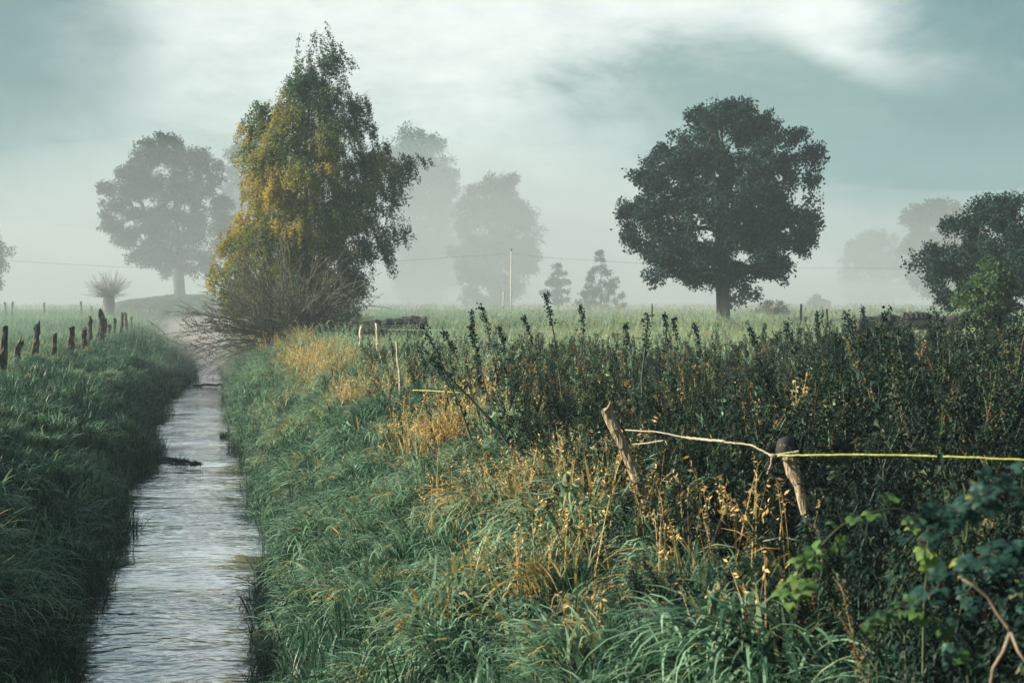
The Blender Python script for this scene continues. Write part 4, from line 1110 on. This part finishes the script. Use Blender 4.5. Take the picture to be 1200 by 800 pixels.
mist('meadow_mist', 'low white mist lying over the far meadows', np.linspace(-630, 630, 90), np.linspace(38, 552, 76), meadow_mist, .0058, (.70, .80, .80))
ys_ = np.linspace(40, 118, 40); us_ = np.linspace(-1, 1, 16)
def cut_mist(U, Y):
    f = smooth(40, 68, Y) * smooth(118, 100, Y) * np.clip(1 - U ** 2, 0, 1) ** .8
    return .05 + f * (2.2 + .3 * np.sin(Y * .4)), np.full_like(U, .0)
mist('stream_mist', 'white mist rising from the far stretch of the stream', us_, ys_, cut_mist, .022, (.86, .83, .81))
me_ = bpy.data.objects['stream_mist'].data
for v_ in me_.vertices:
    y_ = v_.co.y; c_ = float(redge(y_) + ledge(y_)) / 2; v_.co.x = c_ + v_.co.x * np.interp(y_, [40, 70, 118], [1.6, 4.2, 9])

# ------------------------------------------------------------------ world and sun
SUN_EL, SUN_AZ = math.radians(23), math.radians(93)      # azimuth counted from straight ahead towards the left
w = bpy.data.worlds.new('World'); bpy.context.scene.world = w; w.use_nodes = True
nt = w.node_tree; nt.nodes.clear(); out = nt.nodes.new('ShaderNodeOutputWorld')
sky = N(nt, 'ShaderNodeTexSky', sky_type='NISHITA'); sky.sun_disc = False
sky.sun_elevation = SUN_EL; sky.sun_rotation = 2 * math.pi - SUN_AZ
bg1 = N(nt, 'ShaderNodeBackground'); bg1.inputs[1].default_value = .05; nt.links.new(sky.outputs[0], bg1.inputs[0])
tc = N(nt, 'ShaderNodeTexCoord'); sep = N(nt, 'ShaderNodeSeparateXYZ'); nt.links.new(tc.outputs['Generated'], sep.inputs[0])
az = math_(nt, 'ARCTAN2', sep.outputs[0], sep.outputs[1])
el = math_(nt, 'ARCSINE', sep.outputs[2])
n1 = N(nt, 'ShaderNodeTexNoise'); n1.inputs['Scale'].default_value = 5; n1.inputs['Detail'].default_value = 7; n1.inputs['Roughness'].default_value = .66; n1.inputs['Distortion'].default_value = .8
mp = N(nt, 'ShaderNodeMapping'); mp.inputs['Scale'].default_value = (1, 1, 2.6); nt.links.new(tc.outputs['Generated'], mp.inputs[0]); nt.links.new(mp.outputs[0], n1.inputs['Vector'])
n5 = N(nt, 'ShaderNodeTexNoise'); n5.inputs['Scale'].default_value = 17; n5.inputs['Detail'].default_value = 9; n5.inputs['Roughness'].default_value = .68
nt.links.new(mp.outputs[0], n5.inputs['Vector'])
nf = math_(nt, 'MULTIPLY_ADD', math_(nt, 'SUBTRACT', n5.outputs[0], .5), .5, math_(nt, 'SUBTRACT', n1.outputs[0], .5))


def blob(ca, ce, wa, we, rot=0., soft=1., amp=.8):
    """soft cloud patch at azimuth ca, elevation ce (radians)"""
    da = math_(nt, 'SUBTRACT', az, ca); de = math_(nt, 'SUBTRACT', el, ce)
    c, s = math.cos(rot), math.sin(rot)
    u = math_(nt, 'DIVIDE', math_(nt, 'ADD', math_(nt, 'MULTIPLY', da, c), math_(nt, 'MULTIPLY', de, s)), wa)
    v_ = math_(nt, 'DIVIDE', math_(nt, 'SUBTRACT', math_(nt, 'MULTIPLY', de, c), math_(nt, 'MULTIPLY', da, s)), we)
    r2 = math_(nt, 'ADD', math_(nt, 'MULTIPLY', u, u), math_(nt, 'MULTIPLY', v_, v_))
    r2 = math_(nt, 'ADD', r2, math_(nt, 'MULTIPLY', nf, amp * 2.))
    mr = N(nt, 'ShaderNodeMapRange', interpolation_type='SMOOTHSTEP'); mr.inputs[1].default_value = 1 + soft * .6; mr.inputs[2].default_value = max(0, 1 - soft)
    nt.links.new(r2, mr.inputs[0]); return mr.outputs[0]


def A_(px): return math.atan((px - 600) / F)
def E_(py): return math.atan((HZ - py) / F)


base = ramp(nt, [(0, (.225, .235, .23)), (.10, (.19, .217, .213)), (.35, (.14, .18, .19)), (1, (.04, .07, .085))])  # unseen zenith kept dark to lower the ambient light
nt.links.new(math_(nt, 'ABSOLUTE', sep.outputs[2]), base.inputs[0])
col = base.outputs[0]


def over(col, mask, c, k):
    mx = N(nt, 'ShaderNodeMix', data_type='RGBA'); nt.links.new(math_(nt, 'MULTIPLY', mask, k), mx.inputs[0])
    nt.links.new(col, mx.inputs[6]); mx.inputs[7].default_value = (*c, 1); return mx.outputs[2]


col = over(col, blob(A_(560), .285, .34, .17, .0, .8, 1.0), (.355, .365, .352), .97)                 # bright cream bank overhead
col = over(col, blob(A_(-60), E_(30), .13, .13, .3, 1., 1.), (.015, .055, .065), .92)                # teal left corner
col = over(col, blob(A_(950), E_(140), .21, .062, -.1, .8, 1.3), (.03, .08, .082), .9)            # grey-green veil
col = over(col, blob(A_(1000), E_(40), .11, .036, -.45, .9, 1.1), (.385, .395, .38), .85)               # bright streak
col = over(col, blob(A_(1210), E_(210), .17, .075, .15, 1., 1.0), (.0, .05, .07), .95)           # blue-teal right
col = over(col, blob(A_(1225), E_(45), .12, .10, .3, .9, 1.0), (.0, .05, .065), .96)
n4 = N(nt, 'ShaderNodeTexNoise'); n4.inputs['Scale'].default_value = 22; n4.inputs['Detail'].default_value = 8; n4.inputs['Roughness'].default_value = .7
nt.links.new(mp.outputs[0], n4.inputs['Vector'])
mot = N(nt, 'ShaderNodeMix', data_type='RGBA', blend_type='MULTIPLY'); mot.inputs[0].default_value = 1
mr4 = ramp(nt, [(.3, (.86, .88, .89)), (.7, (1.1, 1.1, 1.09))]); nt.links.new(n4.outputs[0], mr4.inputs[0])
nt.links.new(col, mot.inputs[6]); nt.links.new(mr4.outputs[0], mot.inputs[7]); col = mot.outputs[2]
bg2 = N(nt, 'ShaderNodeBackground'); back = N(nt, 'ShaderNodeMapRange', interpolation_type='SMOOTHSTEP'); back.inputs[1].default_value = -.5; back.inputs[2].default_value = .45; back.inputs[3].default_value = .3; nt.links.new(sep.outputs[1], back.inputs[0]); nt.links.new(back.outputs[0], bg2.inputs[1]); nt.links.new(col, bg2.inputs[0])  # unseen sky behind the camera dimmed to lower the ambient light
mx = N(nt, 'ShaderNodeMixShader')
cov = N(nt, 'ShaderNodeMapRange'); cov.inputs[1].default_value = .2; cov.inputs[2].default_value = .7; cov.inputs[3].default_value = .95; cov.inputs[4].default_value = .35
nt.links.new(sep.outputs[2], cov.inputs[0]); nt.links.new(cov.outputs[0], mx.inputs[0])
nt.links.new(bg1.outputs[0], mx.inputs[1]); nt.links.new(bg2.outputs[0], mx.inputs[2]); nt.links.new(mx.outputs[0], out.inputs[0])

sl = bpy.data.lights.new('sun', 'SUN'); sl.energy = 5.0; sl.angle = math.radians(.5); sl.color = (1, .90, .76)
so = bpy.data.objects.new('sun', sl); C.objects.link(so)
to_sun = Vector((-math.sin(SUN_AZ) * math.cos(SUN_EL), math.cos(SUN_AZ) * math.cos(SUN_EL), math.sin(SUN_EL)))
so.rotation_euler = to_sun.to_track_quat('Z', 'Y').to_euler(); so.location = to_sun * 60 + Vector((0, 30, 0))

# ------------------------------------------------------------------ camera and render
cd = bpy.data.cameras.new('camera'); cd.sensor_width = 36; cd.lens = F / 1200 * 36; cd.clip_end = 3000; cd.clip_start = .1
co = bpy.data.objects.new('camera', cd); C.objects.link(co); co.location = (0, 0, CAMZ)
co.rotation_euler = (math.radians(90) - math.atan(40 / F), 0, 0)
cd.dof.use_dof = True; cd.dof.focus_distance = 15; cd.dof.aperture_fstop = 4.5
sc = bpy.context.scene; sc.camera = co
sc.render.engine = 'CYCLES'
sc.view_settings.view_transform = 'Standard'; sc.view_settings.look = 'None'; sc.view_settings.gamma = 1; sc.view_settings.exposure = 1.65
sc.cycles.use_denoising = True; sc.cycles.use_adaptive_sampling = True; sc.cycles.adaptive_threshold = .01
sc.cycles.max_bounces = 6; sc.cycles.diffuse_bounces = 2; sc.cycles.glossy_bounces = 2; sc.cycles.transmission_bounces = 3; sc.cycles.volume_bounces = 0; sc.cycles.transparent_max_bounces = 4
